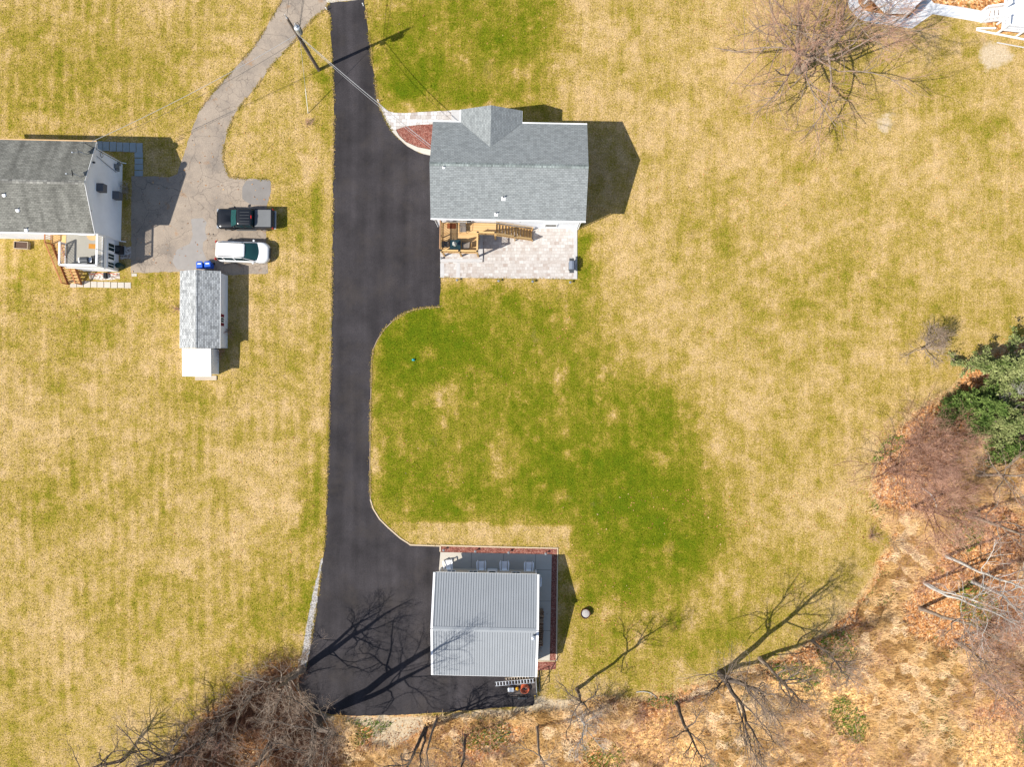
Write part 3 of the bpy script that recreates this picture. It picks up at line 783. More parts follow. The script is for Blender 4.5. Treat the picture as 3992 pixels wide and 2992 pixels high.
def win(parent, c, along, w, h, out, name="window", frame=None, mull=True, fw=0.07):
    """window on a vertical wall: c centre, along/out unit vectors; frame part with a pane inside"""
    c, u, n = Vector(c), Vector(along), Vector(out); z = Vector((0, 0, 1))
    f = MB()
    for sg in (-1, 1):
        f.beam(c + u * sg * (w / 2 - fw / 2) - z * h / 2, c + u * sg * (w / 2 - fw / 2) + z * h / 2, fw, 0.08, up=n)
        f.beam(c + z * sg * (h / 2 - fw / 2) - u * (w / 2 - fw), c + z * sg * (h / 2 - fw / 2) + u * (w / 2 - fw), fw, 0.075, up=n)
    if mull: f.beam(c - z * (h / 2 - fw), c + z * (h / 2 - fw), 0.05, 0.06, up=n)
    fo = f.build(name, frame or M["white"], parent)
    q = MB().beam(c - u * (w / 2 - fw + .01), c + u * (w / 2 - fw + .01), 0.03, h - 2 * fw + .02)
    q.build("pane", M["glass"], fo)
    return fo


def railing(parent, p0, p1, m_rail, m_bal, h=0.95, gap=0.14, top_w=0.14, bal=0.035, low=True):
    """top rail, bottom rail and balusters between two floor-level points"""
    p0, p1 = Vector(p0), Vector(p1); z = Vector((0, 0, 1))
    r = MB().beam(p0 + z * h, p1 + z * h, top_w, 0.04)
    r.build("railing", m_rail, parent)
    if low: MB().beam(p0 + z * 0.1, p1 + z * 0.1, 0.05, 0.08).build("bottom_rail", m_rail, parent)
    n = max(2, int((p1 - p0).length / gap)); b = MB()
    for i in range(1, n):
        q = p0.lerp(p1, i / n)
        b.box(q.x - bal / 2, q.x + bal / 2, q.y - bal / 2, q.y + bal / 2, q.z + 0.1, q.z + h - 0.02)
    o = b.build("balusters", m_bal, parent)
    return o


# ------------------------------------------------------------------ grey-roofed house
h1 = root("grey_roofed_house", (-0.256, 18.86, 0), -1.1, "white house with grey-green shingled roof and a small front cross gable", "house")
S1, R1, N1 = (-4.35, 4.9), (0.0, 6.5), (4.33, 4.5)
w = MB().xprof([(-4.05, 0), (-4.05, 4.75), (0, 6.28), (4.05, 4.4), (4.05, 0)], -6.6, 6.5)
w.build("wall", M["siding"], h1)
rf = gable_roof([S1, R1, N1], -6.86, 6.86, 0.12, "roof", M["shingle"], h1)
MB().xprof([(-.17, 6.455), (0, 6.53), (.17, 6.44), (.17, 6.41), (0, 6.5), (-.17, 6.425)], -6.87, 6.87).build("ridge_cap", m_shingle("ridge_cap_shingles", (0.23, 0.26, 0.25), (0.19, 0.215, 0.21), (0.10, 0.115, 0.11), row=0.34, w=0.14), rf)
# front cross gable
cx0, cx1, cxr, ye = -4.38, 1.03, -1.68, 5.45
d = 0.03
V = [(cx0, 4.31, 4.5 + d), (cx0, ye, 4.5 + d), (cxr, ye, 5.66 + d), (cxr, 1.8, 5.66 + d), (cx1, ye, 4.5 + d), (cx1, 4.31, 4.5 + d)]
V += [(x, y, z - 0.12) for x, y, z in V]
MB().add(V, [(0, 3, 2, 1), (3, 5, 4, 2), (6, 7, 8, 9), (9, 8, 10, 11), (0, 1, 7, 6), (1, 2, 8, 7), (2, 4, 10, 8), (4, 5, 11, 10), (3, 0, 6, 9), (5, 3, 9, 11)]).build("gable_roof", M["shingle"], h1)
MB().add([(cx0 + .3, y, z) for y, z in ((4.1, 0), (5.2, 0), (5.2, 4.4), (4.1, 4.4))] + [(cxr, 5.2, 5.5), (cxr, 4.1, 5.5)] + [(cx1 - .3, y, z) for y, z in ((4.1, 0), (5.2, 0), (5.2, 4.4), (4.1, 4.4))],
         [(0, 3, 2, 1), (6, 7, 8, 9), (1, 2, 4, 8, 7), (3, 5, 4, 2), (9, 8, 4, 5), (0, 6, 9, 5, 3), (0, 1, 7, 6)]).build("gable_wall", M["siding"], h1)
MB().box(-6.86, cx0 - .12, 4.335, 4.45, 4.36, 4.47).build("gutter", M["white"], h1)
MB().box(cx1 + .06, 6.86, 4.335, 4.45, 4.36, 4.47).build("gutter", M["white"], h1)
MB().box(cx0 - .11, cx0 - .003, 4.335, ye, 4.36, 4.49).build("gutter", M["white"], h1)
MB().box(cx1 + .003, cx1 + .05, 4.335, ye, 4.36, 4.49).build("gutter", M["white"], h1)
MB().box(-6.86, 6.86, -4.47, -4.355, 4.76, 4.87).build("gutter", M["white"], h1)
for sx in (-6.62, 6.52):
    MB().beam((sx, -4.45, 4.7), (sx + (.1 if sx > 0 else -.1), -4.1, 4.2), 0.07, 0.07).tube((sx + (.07 if sx > 0 else -.07), -4.09, 4.25), (sx + (.07 if sx > 0 else -.07), -4.09, 0.1), 0.04).build("downspout", M["white"], h1)


def on_main_roof(px, py):
    """point of the south slope under a photo pixel, in the house frame"""
    m = inv_of(h1)
    z = 5.5
    for _ in range(8):
        p = m @ G(px, py, z); z = 6.5 + 1.6 / 4.35 * p.y if p.y < 0 else 6.5 - 2.0 / 4.33 * p.y
    return p.x, p.y, z


for px, py, s in ((1962.5, 770, 1.0), (1934, 832, 0.9), (1729, 651, 0.55)):
    x, y, z = on_main_roof(px, py)
    v = MB().tube((x, y, z - .05), (x, y, z + .42 * s), 0.05 * max(s, .7), n=10)
    vo = v.build("vent_pipe", M["dkgrey"], rf)
    MB().add([(x - .17 * s, y - .26 * s, z - .26 * s * .368 + .012), (x + .17 * s, y - .26 * s, z - .26 * s * .368 + .012), (x + .17 * s, y + .05, z + .05 * .368 + .012), (x - .17 * s, y + .05, z + .05 * .368 + .012),
              (x - .17 * s, y - .26 * s, z - .26 * s * .368 - .01), (x + .17 * s, y - .26 * s, z - .26 * s * .368 - .01), (x + .17 * s, y + .05, z + .05 * .368 - .01), (x - .17 * s, y + .05, z + .05 * .368 - .01)],
             [(0, 1, 2, 3), (7, 6, 5, 4), (0, 4, 5, 1), (1, 5, 6, 2), (2, 6, 7, 3), (3, 7, 4, 0)]).build("pipe_flashing", M["white"], rf)
# rear windows and door
win(h1, (3.95, -4.08, 1.55), (1, 0, 0), 1.15, 1.25, (0, -1, 0), mull=False)
win(h1, (-4.2, -4.08, 3.5), (1, 0, 0), 1.8, 2.0, (0, -1, 0), "glass_door")
win(h1, (-1.5, -4.08, 3.7), (1, 0, 0), 1.0, 1.1, (0, -1, 0))
MB().box(1.02, 1.14, -4.14, -4.05, 3.0, 3.2).build("wall_lamp", M["grey"], h1)
win(h1, (6.53, -1.5, 3.4), (0, 1, 0), 1.0, 1.2, (1, 0, 0))
win(h1, (6.53, 1.7, 3.4), (0, 1, 0), 1.0, 1.2, (1, 0, 0))
win(h1, (3.5, 4.08, 3.2), (1, 0, 0), 1.6, 1.3, (0, 1, 0))
win(h1, (-6.63, 1.5, 3.3), (0, 1, 0), 1.0, 1.2, (-1, 0, 0))
do = MB().box(-2.2, -1.2, 5.2, 5.25, 0.2, 2.3).build("front_door", M["wood_red"], h1)
MB().box(-2.05, -2.0, 5.25, 5.29, 1.15, 1.3).build("door_handle", M["steel"], do)

# ------------------------------------------------------------------ wooden deck behind it
DZ = 2.4
dk = root("wooden_deck", (-6.46, 12.07, 0), -1.1, "new cedar deck with lattice screen and open stairs behind the grey-roofed house", "deck")
DD = 2.74
MB().prism([(-.05, -.05), (3.36, -.05), (3.36, 1.72), (4.95, 1.72), (4.95, DD), (-.05, DD)], DZ - .05, DZ).build("deck_floor", M["deck"], dk)
j = MB().box(-.02, 3.33, -.02, .03, DZ - .3, DZ - .055).box(-.02, .03, .04, DD, DZ - .3, DZ - .055).box(3.28, 3.33, .04, 1.72, DZ - .3, DZ - .055).box(3.34, 4.93, 1.74, 1.79, DZ - .3, DZ - .055)
for k in range(1, 8): j.box(k * .4, k * .4 + .05, .04, DD, DZ - .28, DZ - .056)
j.build("joists", M["wood"], dk)
for x, y in ((.06, .05), (1.66, .05), (3.26, .05), (3.3, 1.72), (4.86, 1.74)):
    p = MB().box(x - .07, x + .07, y - .07, y + .07, 0.0, DZ - .31).build("support_post", M["wood"], dk)
for x, y in ((0, -.02), (1.66, -.02), (3.3, -.02), (3.3, 1.7), (0, 1.3), (0, 2.6), (4.9, 1.7)):
    po = MB().box(x - .05, x + .05, y - .05, y + .05, DZ + .001, DZ + 1.03).build("rail_post", M["wood_top"], dk)
    MB().box(x - .065, x + .065, y - .065, y + .065, DZ + 1.03, DZ + 1.07).build("post_cap", M["dark"], po)
for a, b in (((0, 0), (1.6, 0)), ((1.7, 0), (3.25, 0)), ((3.3, .04), (3.3, 1.66)), ((3.36, 1.7), (4.85, 1.7)), ((0, .04), (0, 1.25)), ((0, 1.35), (0, 2.55))):
    railing(dk, (*a, DZ), (*b, DZ), M["wood_top"], M["wood"])
la = MB()
for k in range(-6, 22):          # diagonal lattice above the west rail
    for sg in (1, -1):
        a, b = [], []
        y0, z0 = 0.05 + k * .13, DZ + 1.0
        y1 = y0 + .62 * sg; lo, hi = (0.05, 2.6)
        if sg < 0: y0 += .62; y1 = y0 - .62
        f0 = max(0.0, min(1.0, ((lo - y0) / (y1 - y0) if (y1 - y0) > 0 else (hi - y0) / (y1 - y0))))
        f1 = max(0.0, min(1.0, ((hi - y0) / (y1 - y0) if (y1 - y0) > 0 else (lo - y0) / (y1 - y0))))
        if f1 - f0 > .05:
            la.beam((-.02 + .012 * sg, y0 + (y1 - y0) * f0, z0 + .62 * f0), (-.02 + .012 * sg, y0 + (y1 - y0) * f1, z0 + .62 * f1), 0.012, 0.04)
la.beam((-.02, .02, DZ + 1.66), (-.02, 2.64, DZ + 1.66), .09, .05)
la.build("lattice_screen", M["wood_dark"], dk)
# stairs going down to the right
sx0, sx1, n = 4.95, 8.36, 12
rise, run = DZ / (n + 1), (sx1 - sx0) / n
for k in range(n):
    z = DZ - rise * (k + 1)
    MB().box(sx0 + k * run + .005, sx0 + k * run + run - .035, 1.72, 2.66, z - .04, z).build("tread", M["wood"], dk)
for y in (1.68, 2.69):
    MB().beam((sx0, y, DZ - .22), (sx1, y, .12), .045, .26).build("stringer", M["wood"], dk)
railing(dk, (4.95, 1.65, DZ - .1), (6.65, 1.65, DZ / 2 - .04), M["wood_top"], M["wood"])
railing(dk, (6.75, 1.65, DZ / 2 - .14), (8.3, 1.65, .1), M["wood_top"], M["wood"])
for x, z in ((6.7, DZ / 2 - .1), (8.34, 0)):
    po = MB().box(x - .05, x + .05, 1.6, 1.7, 0.0, z + 1.1).build("stair_post", M["wood"], dk)
    MB().box(x - .065, x + .065, 1.585, 1.715, z + 1.1, z + 1.14).build("post_cap", M["dark"], po)
MB().box(8.3, 8.4, 2.62, 2.72, 0, 1.1).build("stair_post", M["wood"], dk)
MB().beam((4.95, 2.71, DZ + .85), (8.35, 2.71, 1.0), .07, .04).build("handrail", M["wood_top"], dk)
dm = inv_of(dk).inverted()


def deck_pt(x, y): return dm @ Vector((x, y, DZ))


# furniture on the deck
def sling_chair(loc, rot, label):
    c = root("patio_chair", loc, rot, label, "chair", "taupe sling chairs on the wooden deck")
    MB().add([(-.26, -.25, .41), (.26, -.25, .41), (.26, .25, .38), (-.26, .25, .38), (-.26, -.25, .43), (.26, -.25, .43), (.26, .25, .40), (-.26, .25, .40)], [(3, 2, 1, 0), (4, 5, 6, 7), (0, 1, 5, 4), (1, 2, 6, 5), (2, 3, 7, 6), (3, 0, 4, 7)]).build("seat", M["sling"], c)
    MB().beam((0, .27, .42), (0, .48, 1.0), .52, .025).build("backrest", M["sling"], c)
    for s in (-1, 1):
        MB().path([(s * .31, -.28, 0), (s * .31, -.24, .63), (s * .31, .15, .66), (s * .30, .38, .72)], .018).build("armrest", M["dark"], c)
        MB().path([(s * .29, .30, .44), (s * .29, .38, 0)], .018).build("leg", M["dark"], c)
        MB().path([(s * .27, -.25, .41), (s * .27, .26, .40), (s * .27, .49, 1.01)], .016).build("side_rail", M["dark"], c)
    return c


sling_chair(deck_pt(1.95, 2.05), 0, "taupe sling chair alone near the house wall on the deck")
sling_chair(deck_pt(2.12, .58), -95, "taupe sling chair pulled up to the right of the deck table")
sling_chair(deck_pt(.42, .66), 92, "sling chair in rail shadow left of the deck table")
tb = root("patio_table", deck_pt(1.28, .52), 0, "dark square table with furled umbrella on the wooden deck", "table")
MB().prism(rrect(-.5, .5, -.5, .5, .08, 0, 4) and [(p[0], p[1]) for p in rrect(-.5, .5, -.5, .5, .08, 0, 4)], .68, .71).build("tabletop", M["glass"], tb)
MB().lathe([(.04, .62), (.05, .68)], n=8).box(-.5, .5, -.03, .03, .64, .67).build("table_frame", M["dark"], tb)
for a in (-1, 1):
    for b in (-1, 1): MB().tube((a * .42, b * .42, .66), (a * .45, b * .45, 0), .025).build("leg", M["dark"], tb)
um = root("umbrella", deck_pt(1.28, .52), 0, "furled off-white patio umbrella standing through the deck table", "umbrella")
MB().tube((0, 0, 0), (0, 0, 2.3), .022).build("pole", M["steel"], um)
rg = []
for z, r in ((1.05, .07), (1.2, .16), (1.6, .15), (2.1, .07), (2.28, .03)):
    rg.append([(r * (1 + .28 * (i % 2)) * math.cos(i * math.pi / 8), r * (1 + .28 * (i % 2)) * math.sin(i * math.pi / 8), z) for i in range(16)])
MB().rings(rg).build("canopy", M["umbrella"], um)
p = deck_pt(.86, 2.42)
o = MB().box(-.4, .4, -.24, .24, 0, .012).build("doormat", M["mat_rust"]); o.location = (p.x, p.y, p.z + .002)
tag(o, "rust-brown doormat by the house wall on the cedar deck", "doormat")


def bbq(loc, rot, label, cover, s=1.0, wing=None):
    b = root("barbecue_grill", loc, rot, label, "grill")
    MB().box(-.36 * s, .36 * s, -.24, .24, .12, .78).build("cabinet", M["dark"], b, bevel=.01)
    prof = [(-.27, .80), (-.26, .98), (-.18, 1.1), (0, 1.15), (.18, 1.1), (.26, .98), (.27, .80)]
    MB().xprof(prof, -.37 * s, .37 * s).build("lid", cover, b)
    MB().path([(-.26 * s, -.31, .93), (.26 * s, -.31, .93)], .015).build("handle", M["steel"], b)
    for sg in (-1, 1):
        MB().box(*sorted((sg * .38 * s, sg * .66 * s)), -.22, .22, .80, .84).build("side_shelf", wing or M["dkgrey"], b, bevel=.008)
    for x in (-.32, .32):
        for y in (-.2, .2): MB().tube((x * s, y, 0), (x * s, y, .12), .04).build("wheel", M["rubber"], b)
    return b


bbq(G(2226, 1041, .0), 90, "slate-grey barbecue grill at the right edge of the paver patio", M["grill"], 1.05)

# ------------------------------------------------------------------ metal-roofed garage
gr = root("metal_roofed_garage", (-2.44, -22.0, 0), -1.2, "beige garage with ribbed grey metal roof and white rake trim", "garage")
ge, gt, hx, hy = 2.9, 4.3, 4.83, 4.68
MB().xprof([(-4.35, 0), (-4.35, 2.8), (0, 4.14), (4.35, 2.8), (4.35, 0)], -4.4, 4.62).build("wall", M["beige"], gr)
rf = gable_roof([(-hy, ge), (0, gt), (hy, ge)], -hx + .2, hx - .2, .08, "roof", M["metal_roof"], gr)
rib = MB()
sl = (gt - ge) / hy
nr = 41
for k in range(nr):
    x = -hx + .28 + k * (2 * hx - .56) / (nr - 1)
    for sg in (-1, 1):
        rib.beam((x, sg * (hy - .01), ge + sl * .01 + .015), (x, sg * .12, gt - sl * .12 + .015), .032, .03)
rib.build("roof_ribs", M["metal_rib"], rf)
MB().xprof([(-.2, gt - .2 * sl + .035), (0, gt + .05), (.2, gt - .2 * sl + .035), (.2, gt - .2 * sl), (0, gt + .012), (-.2, gt - .2 * sl)], -hx + .2, hx - .2).build("ridge_cap", M["metal_roof"], rf)
for sg in (-1, 1):
    for n_ in (-1, 1):
        MB().add([(x, y, z) for x in (sg * (hx - .195), sg * hx) for y, z in ((n_ * hy, ge + .045), (n_ * .03, gt + .045), (n_ * .03, gt - .16), (n_ * hy, ge - .16))],
                 [(0, 1, 2, 3), (7, 6, 5, 4), (0, 4, 5, 1), (1, 5, 6, 2), (2, 6, 7, 3), (3, 7, 4, 0)]).build("rake_trim", M["white"], gr)
MB().box(-hx + .21, hx - .21, hy + .004, hy + .03, ge - .14, ge - .02).build("fascia", M["white"], gr)
MB().box(-hx + .21, hx - .21, -hy - .03, -hy - .004, ge - .14, ge - .02).build("fascia", M["white"], gr)
gm = inv_of(gr)


def gwall(px, h): return (gm @ G(px, 2225, h)).x


for px in (1758, 1844, 2012):
    win(gr, (gwall(px, 1.7), 4.37, 1.5), (1, 0, 0), .85, 1.05, (0, 1, 0))
x = gwall(1919, 1.2)
do = MB().box(x - .47, x + .47, 4.35, 4.41, .05, 2.1).build("door", M["white"], gr)
MB().box(x - .3, x + .3, 4.41, 4.425, 1.1, 1.85).build("door_pane", M["glass"], do)
MB().box(x + .36, x + .42, 4.41, 4.46, 1.0, 1.1).build("door_handle", M["steel"], do)
for sx in (-4.42, 4.57):
    MB().box(sx - .03, sx + .1, 4.34, 4.385, .02, 2.78).build("corner_trim", M["white"], gr)
MB().box(-4.46, -4.405, -1.9, 2.1, .05, 2.3).build("garage_door", M["white"], gr)
for k in (0, 1): win(gr, (-2.4 + 4.2 * k, -4.37, 1.6), (1, 0, 0), .9, 1.0, (0, -1, 0))
# flue with cap on the south slope
q = gm @ G(2079.5, 2487, 4.6)
ch = MB().tube((q.x, q.y, 4.0), (q.x, q.y, 4.75), .10, n=14).build("flue_pipe", M["steel"], rf)
MB().lathe([(.19, 4.78), (.19, 4.86), (.05, 4.93)], (q.x, q.y, 0), 18).build("flue_cap", M["steel"], ch)


def adirondack(loc, rot, label):
    c = root("adirondack_chair", loc, rot, label, "chair", "white adirondack chairs around the garage patio")
    s = MB()
    for k in range(7): s.box(-.235, .235, .42 - k * .105 - .046, .42 - k * .105 + .046, .38 - k * .022, .405 - k * .022)
    s.build("seat", M["chairw"], c)
    b = MB()
    for k in range(7):
        t = (k - 3) / 3.0
        b.beam((t * .19, -.26, .25), (t * .30, -.70, 1.02 - .09 * t * t), .072, .022, up=(0, 1, .5))
    b.beam((-.33, -.40, .50), (.33, -.40, .50), .04, .05)
    b.build("backrest", M["chairw"], c)
    for sg in (-1, 1):
        MB().prism([(sg * .33, .50), (sg * .45, .47), (sg * .47, .30), (sg * .42, -.38), (sg * .33, -.44), (sg * .345, .2)], .57, .595).build("armrest", M["chairw"], c)
        MB().box(*sorted((sg * .335, sg * .385)), .36, .46, 0, .565).build("leg", M["chairw"], c)
        MB().beam((sg * .265, .46, .34), (sg * .265, -.60, .02), .03, .11).build("leg", M["chairw"], c)
    return c


for px, py, r, l in ((1748, 2201, 8, "white adirondack chair standing half in sunlight at the patio's left end"), (1877, 2204.5, 0, "white shaded adirondack chair between the windows and the door, left of the door"),
                     (1966.5, 2205, 0, "white shaded adirondack chair just right of the garage door"), (2061, 2208, -2, "white shaded adirondack chair at the garage's right front corner")):
    adirondack(G(px, py, .04), r, l)
adirondack(G(2092, 2262, .04), 176, "white adirondack chair half hidden under the east roof edge of the garage")

# firewood stacked along the east wall
rg = random.Random(2)
p0, p1 = G(2110, 2377, 0), G(2106, 2512, 0)
protos = []
for k in range(3):
    mb = MB(); n = 5; r0 = (.085, .10, .075)[k]
    ring = [(math.cos(a) * r0 * rg.uniform(.75, 1.1), math.sin(a) * r0 * rg.uniform(.75, 1.1)) for a in (0, 1.2, 2.5, 3.7, 5.0)]
    mb.rings([[(-.21, y, z) for y, z in ring], [(0.02, y * 1.04, z * 1.04) for y, z in ring], [(.21, y, z) for y, z in ring]])
    protos.append(mb)
meshes = []
for k in range(3):
    o = protos[k].build("firewood_log", (M["log"], M["log_b"], M["log"])[k]); meshes.append(o)
first = [True] * 3
for row in range(4):
    for i in range(18):
        k = rg.randrange(3)
        o = meshes[k] if first[k] else meshes[k].copy()
        if not first[k]: COL.objects.link(o)
        first[k] = False
        f = (i + .5 * (row % 2)) / 18.0
        q = p0.lerp(p1, f)
        o.location = (q.x + rg.uniform(-.04, .04), q.y, .14 + row * .165)
        o.rotation_euler = (rg.uniform(0, 6), 0, rg.uniform(-.12, .12))
        tag(o, "split log in the firewood stack along the garage's shaded wall", "firewood", "firewood logs stacked beside the garage")


def path_light(px, py, label, h=.45, grp="small path lights"):
    l = root("path_light", G(px, py), 0, label, "garden light", grp)
    MB().tube((0, 0, 0), (0, 0, h), .025).build("stake", M["dark"], l)
    MB().lathe([(.06, h - .14), (.06, h - .02), (.12, h), (.03, h + .06)], n=12).build("lamp_head", M["grey"], l)


for i, (x, y) in enumerate(((1731, 2143), (1854, 2147.5), (1983, 2152), (2127, 2157))):
    path_light(x, y, "small path light in the red mulch " + ("at the driveway end", "second from the driveway", "third from the driveway", "nearest the mulch corner")[i], grp="path lights in the garage mulch strip")
for i, (x, y) in enumerate(((1783, 1094.5), (1944, 1098), (2076, 1100.5), (2222, 1103.5))):
    path_light(x, y, "small dark path light on the grass below the patio, " + ("leftmost of four", "second of four", "third of four", "rightmost of four")[i], grp="path lights below the paver patio")
path_light(1722, 1010, "small dark path light on the raised patio corner by the driveway")

# fire pit drum
fp = root("fire_pit", G(2281, 2390), 0, "round rusty fire drum full of pale ash on the lawn", "fire pit")
MB().lathe([(.42, 0), (.45, .42), (.46, .45), (.42, .45), (.40, .30)], n=28).build("drum", M["rust"], fp)
MB().lathe([(.33, .26), (.385, .33), (.25, .37), (.02, .40)], n=20).build("ashes", M["ash"], fp)

# metal fence panel behind the garage
fpn = root("metal_fence_panel", G(2101, 2648), 0, "black metal fence panel standing behind the garage corner", "fence")
Lp = 1.55
f = MB()
for z in (.08, 1.14): f.beam((0, -Lp / 2, z), (0, Lp / 2, z), .06, .06)
f.build("rail", M["dark"], fpn)
for k in range(6): MB().tube((0, -Lp / 2 + k * Lp / 5, 0), (0, -Lp / 2 + k * Lp / 5, 1.18), .035 if k in (0, 5) else .026).build("bar", M["dark"], fpn)

# utility trailer with ladder, hose and clutter
tp = G(2035, 2680)
tr = root("utility_trailer", (tp.x, tp.y, 0), 1.5, "black open utility trailer parked against the back of the garage", "trailer")
MB().box(-1.32, 1.32, -.62, .72, .42, .50).build("bed", mat("dark_trailer_boards", (.085, .07, .062), .9, var=.3), tr)
fr = MB()
for y in (-.64, .74):
    fr.beam((-1.34, y, .82), (1.34, y, .82), .05, .05)
    for x in (-1.32, -.45, .45, 1.32): fr.box(x - .025, x + .025, y - .025, y + .025, .40, .80)
fr.beam((-1.34, -.66, .45), (-1.34, .76, .45), .06, .1); fr.beam((1.34, -.66, .45), (1.34, .76, .45), .06, .1)
fr.build("side_rails", M["dark"], tr)
for y in (-.78, .88):
    wh = MB().tube((0, y - .09, .30), (0, y + .09, .30), .30, n=18).build("wheel", M["rubber"], tr)
    MB().tube((0, y - .1, .30), (0, y + .1, .30), .15, n=12).build("rim", M["rim"], wh)
    MB().box(-.42, .42, y - .12, y + .12, .63, .66).build("mudguard", M["dkgrey"], tr, bevel=.01)
MB().beam((-1.3, .05, .44), (-2.1, .05, .44), .08, .08).build("drawbar", M["dark"], tr)


def ladder(name, p, q, w, n, m, label, th=.07, grp=None):
    l = root(name, p, 0, label, "ladder", grp)
    a, b = Vector((0, 0, 0)), Vector(q) - Vector(p)
    t = b.normalized(); s = t.cross(Vector((0, 0, 1))).normalized() * w / 2
    for sg in (-1, 1): MB().beam(a + s * sg, b + s * sg, .03, th).build("side_rail", m, l)
    for k in range(n):
        c = a.lerp(b, (k + .5) / n)
        MB().beam(c - s * .96, c + s * .96, .075, .03).build("rung", m, l)
    return l


ladder("aluminium_ladder", G(1930, 2669, 1.02), G(2083, 2656, 1.02), .37, 13, M["alu"], "bright aluminium ladder lying across the trailer")
ladder("ladder", G(1968, 2651, .9), G(2064, 2643, .9), .26, 9, M["wood_old"], "weathered grey ladder tucked under the garage eave")
hs = root("hose_coil", G(2045, 2683, .50), 0, "coiled orange hose heaped on the trailer", "hose")
pts = []
rg = random.Random(5)
for i in range(170):
    a = i * .33
    r = .32 + .09 * math.sin(i * .35) + rg.uniform(-.02, .02)
    pts.append((r * math.cos(a) * 1.1, r * math.sin(a), .03 + .0022 * i + rg.uniform(0, .03)))
MB().path(pts, .022, 5).build("hose", M["orange"], hs)
o = MB().prism([(p[0], p[1]) for p in rrect(-.28, .28, -.2, .2, .05, 0, 3)], 0, .34).build("storage_crate", M["steel"], bevel=.02); o.location = G(1992, 2686, .5)
tag(o, "pale grey crate at the left end of the trailer", "crate")
o = MB().lathe([(.12, 0), (.15, .05), (.15, .26), (.05, .33), (.04, .38)], n=14).build("fuel_can", M["yellow"]); o.location = G(2016, 2684, .5)
tag(o, "small yellow can beside the orange hose on the trailer", "can")
a, b = G(2093.5, 2716), G(2089, 2642, 2.72)
o = MB().tube((0, 0, 0), b - a, .035, n=8).build("metal_pole", M["steel"]); o.location = a
tag(o, "grey metal pole leaning on the garage's back corner", "pole")

# ------------------------------------------------------------------ white gabled house at the left edge
h2 = root("white_gabled_house", (-37.0, 17.3, 0), -1.2, "white-sided house with worn grey shingles and rear porch balcony at the left edge", "house")
MB().xprof([(-3.75, 0), (-3.75, 4.9), (0, 6.5), (3.55, 5.0), (3.55, 0)], -13.5, -.1).build("wall", M["siding"], h2)
rf = gable_roof([(-4.05, 5.0), (0, 6.7), (4.08, 5.0)], -13.7, .22, .12, "roof", M["shingle_old"], h2)
MB().xprof([(-.17, 6.66), (0, 6.735), (.17, 6.66), (.17, 6.63), (0, 6.70), (-.17, 6.63)], -13.71, .23).build("ridge_cap", m_shingle("worn_ridge_cap", (0.24, 0.235, 0.21), (0.17, 0.165, 0.15), (0.10, 0.1, 0.09), row=0.34, w=0.3), rf)
MB().box(-13.7, .22, 4.085, 4.19, 4.88, 4.98).build("gutter", M["mat_tan"], h2)
MB().box(-13.7, .22, -4.16, -4.055, 4.88, 4.98).build("gutter", M["white"], h2)
for n_ in (-1, 1):
    MB().add([(x, y, z) for x in (.222, .25) for y, z in ((n_ * 4.05, 5.01), (n_ * .01, 6.71), (n_ * .01, 6.53), (n_ * 4.05, 4.83))],
             [(0, 1, 2, 3), (7, 6, 5, 4), (0, 4, 5, 1), (1, 5, 6, 2), (2, 6, 7, 3), (3, 7, 4, 0)]).build("rake_trim", M["white"], h2)
MB().path([(.15, 4.12, 4.85), (-.02, 3.62, 4.4), (-.02, 3.62, .35), (.3, 3.62, .1)], .045, 8).build("downspout", M["white"], h2)
MB().path([(.15, -4.1, 4.85), (-.02, -3.82, 4.4), (-.02, -3.82, .35), (.45, -3.82, .1)], .045, 8).build("downspout", M["white"], h2)
mi = inv_of(h2)


def ewall(px, py):
    """point of the east wall (x = -0.1) under a photo pixel, house frame"""
    h = 2.0
    for _ in range(12):
        k = (H_CAM - h) / H_CAM / PPM
        x = (px - 1996) * k; q = mi @ Vector((x, (1496 - py) * k, h))
        h = H_CAM * (1 - (-37.13 - .02 * (q.y)) * PPM / (px - 1996.0))
    return q.y, h


for px, py in ((381, 733), (443, 763)):
    y, z = ewall(px, py)
    MB().box(-.095, .52, y - .36, y + .36, z - .35, z + .33).build("wall_box", M["boxgrey"], h2, bevel=.015)
for px, py, s in ((444, 650, .2), (452, 640, .12), (447, 660, .14)):
    y, z = ewall(px, py)
    MB().box(-.095, .1, y - s, y + s, z - s * 1.6, z + s * 1.6).build("meter_box", M["grey"], h2)
for px, py in ((356, 633), (350, 822)):
    y, z = ewall(px, py)
    MB().box(-.095, .08, y - .07, y + .07, z - .09, z + .09).build("wall_lamp", M["dkgrey"], h2)
y, z = ewall(369, 609)
MB().path([(-.05, y, z), (-.05, y - .5, 1.2)], .025).build("conduit", M["grey"], h2)
y, z = ewall(384, 603)
MB().path([(.02 + .0 * i, y + .22 * math.cos(i * .5), z + .22 * math.sin(i * .5)) for i in range(14)], .02).build("cable_loop", M["dark"], h2)


def h2roof(px, py):
    z = 5.6
    for _ in range(8):
        q = mi @ G(px, py, z); z = 6.7 - 1.7 / 4.06 * abs(q.y)
    return q.x, q.y, z


for px, py in ((15, 756), (68, 815), (102, 892)):
    x, y, z = h2roof(px, py)
    v = MB().tube((x, y, z - .05), (x, y, z + .32), .045, n=10).build("vent_pipe", M["dkgrey"], rf)
    MB().tube((x, y - .09, z - .03), (x, y - .09, z + .05), .20, .12, n=12).build("pipe_flashing", M["white"], rf)


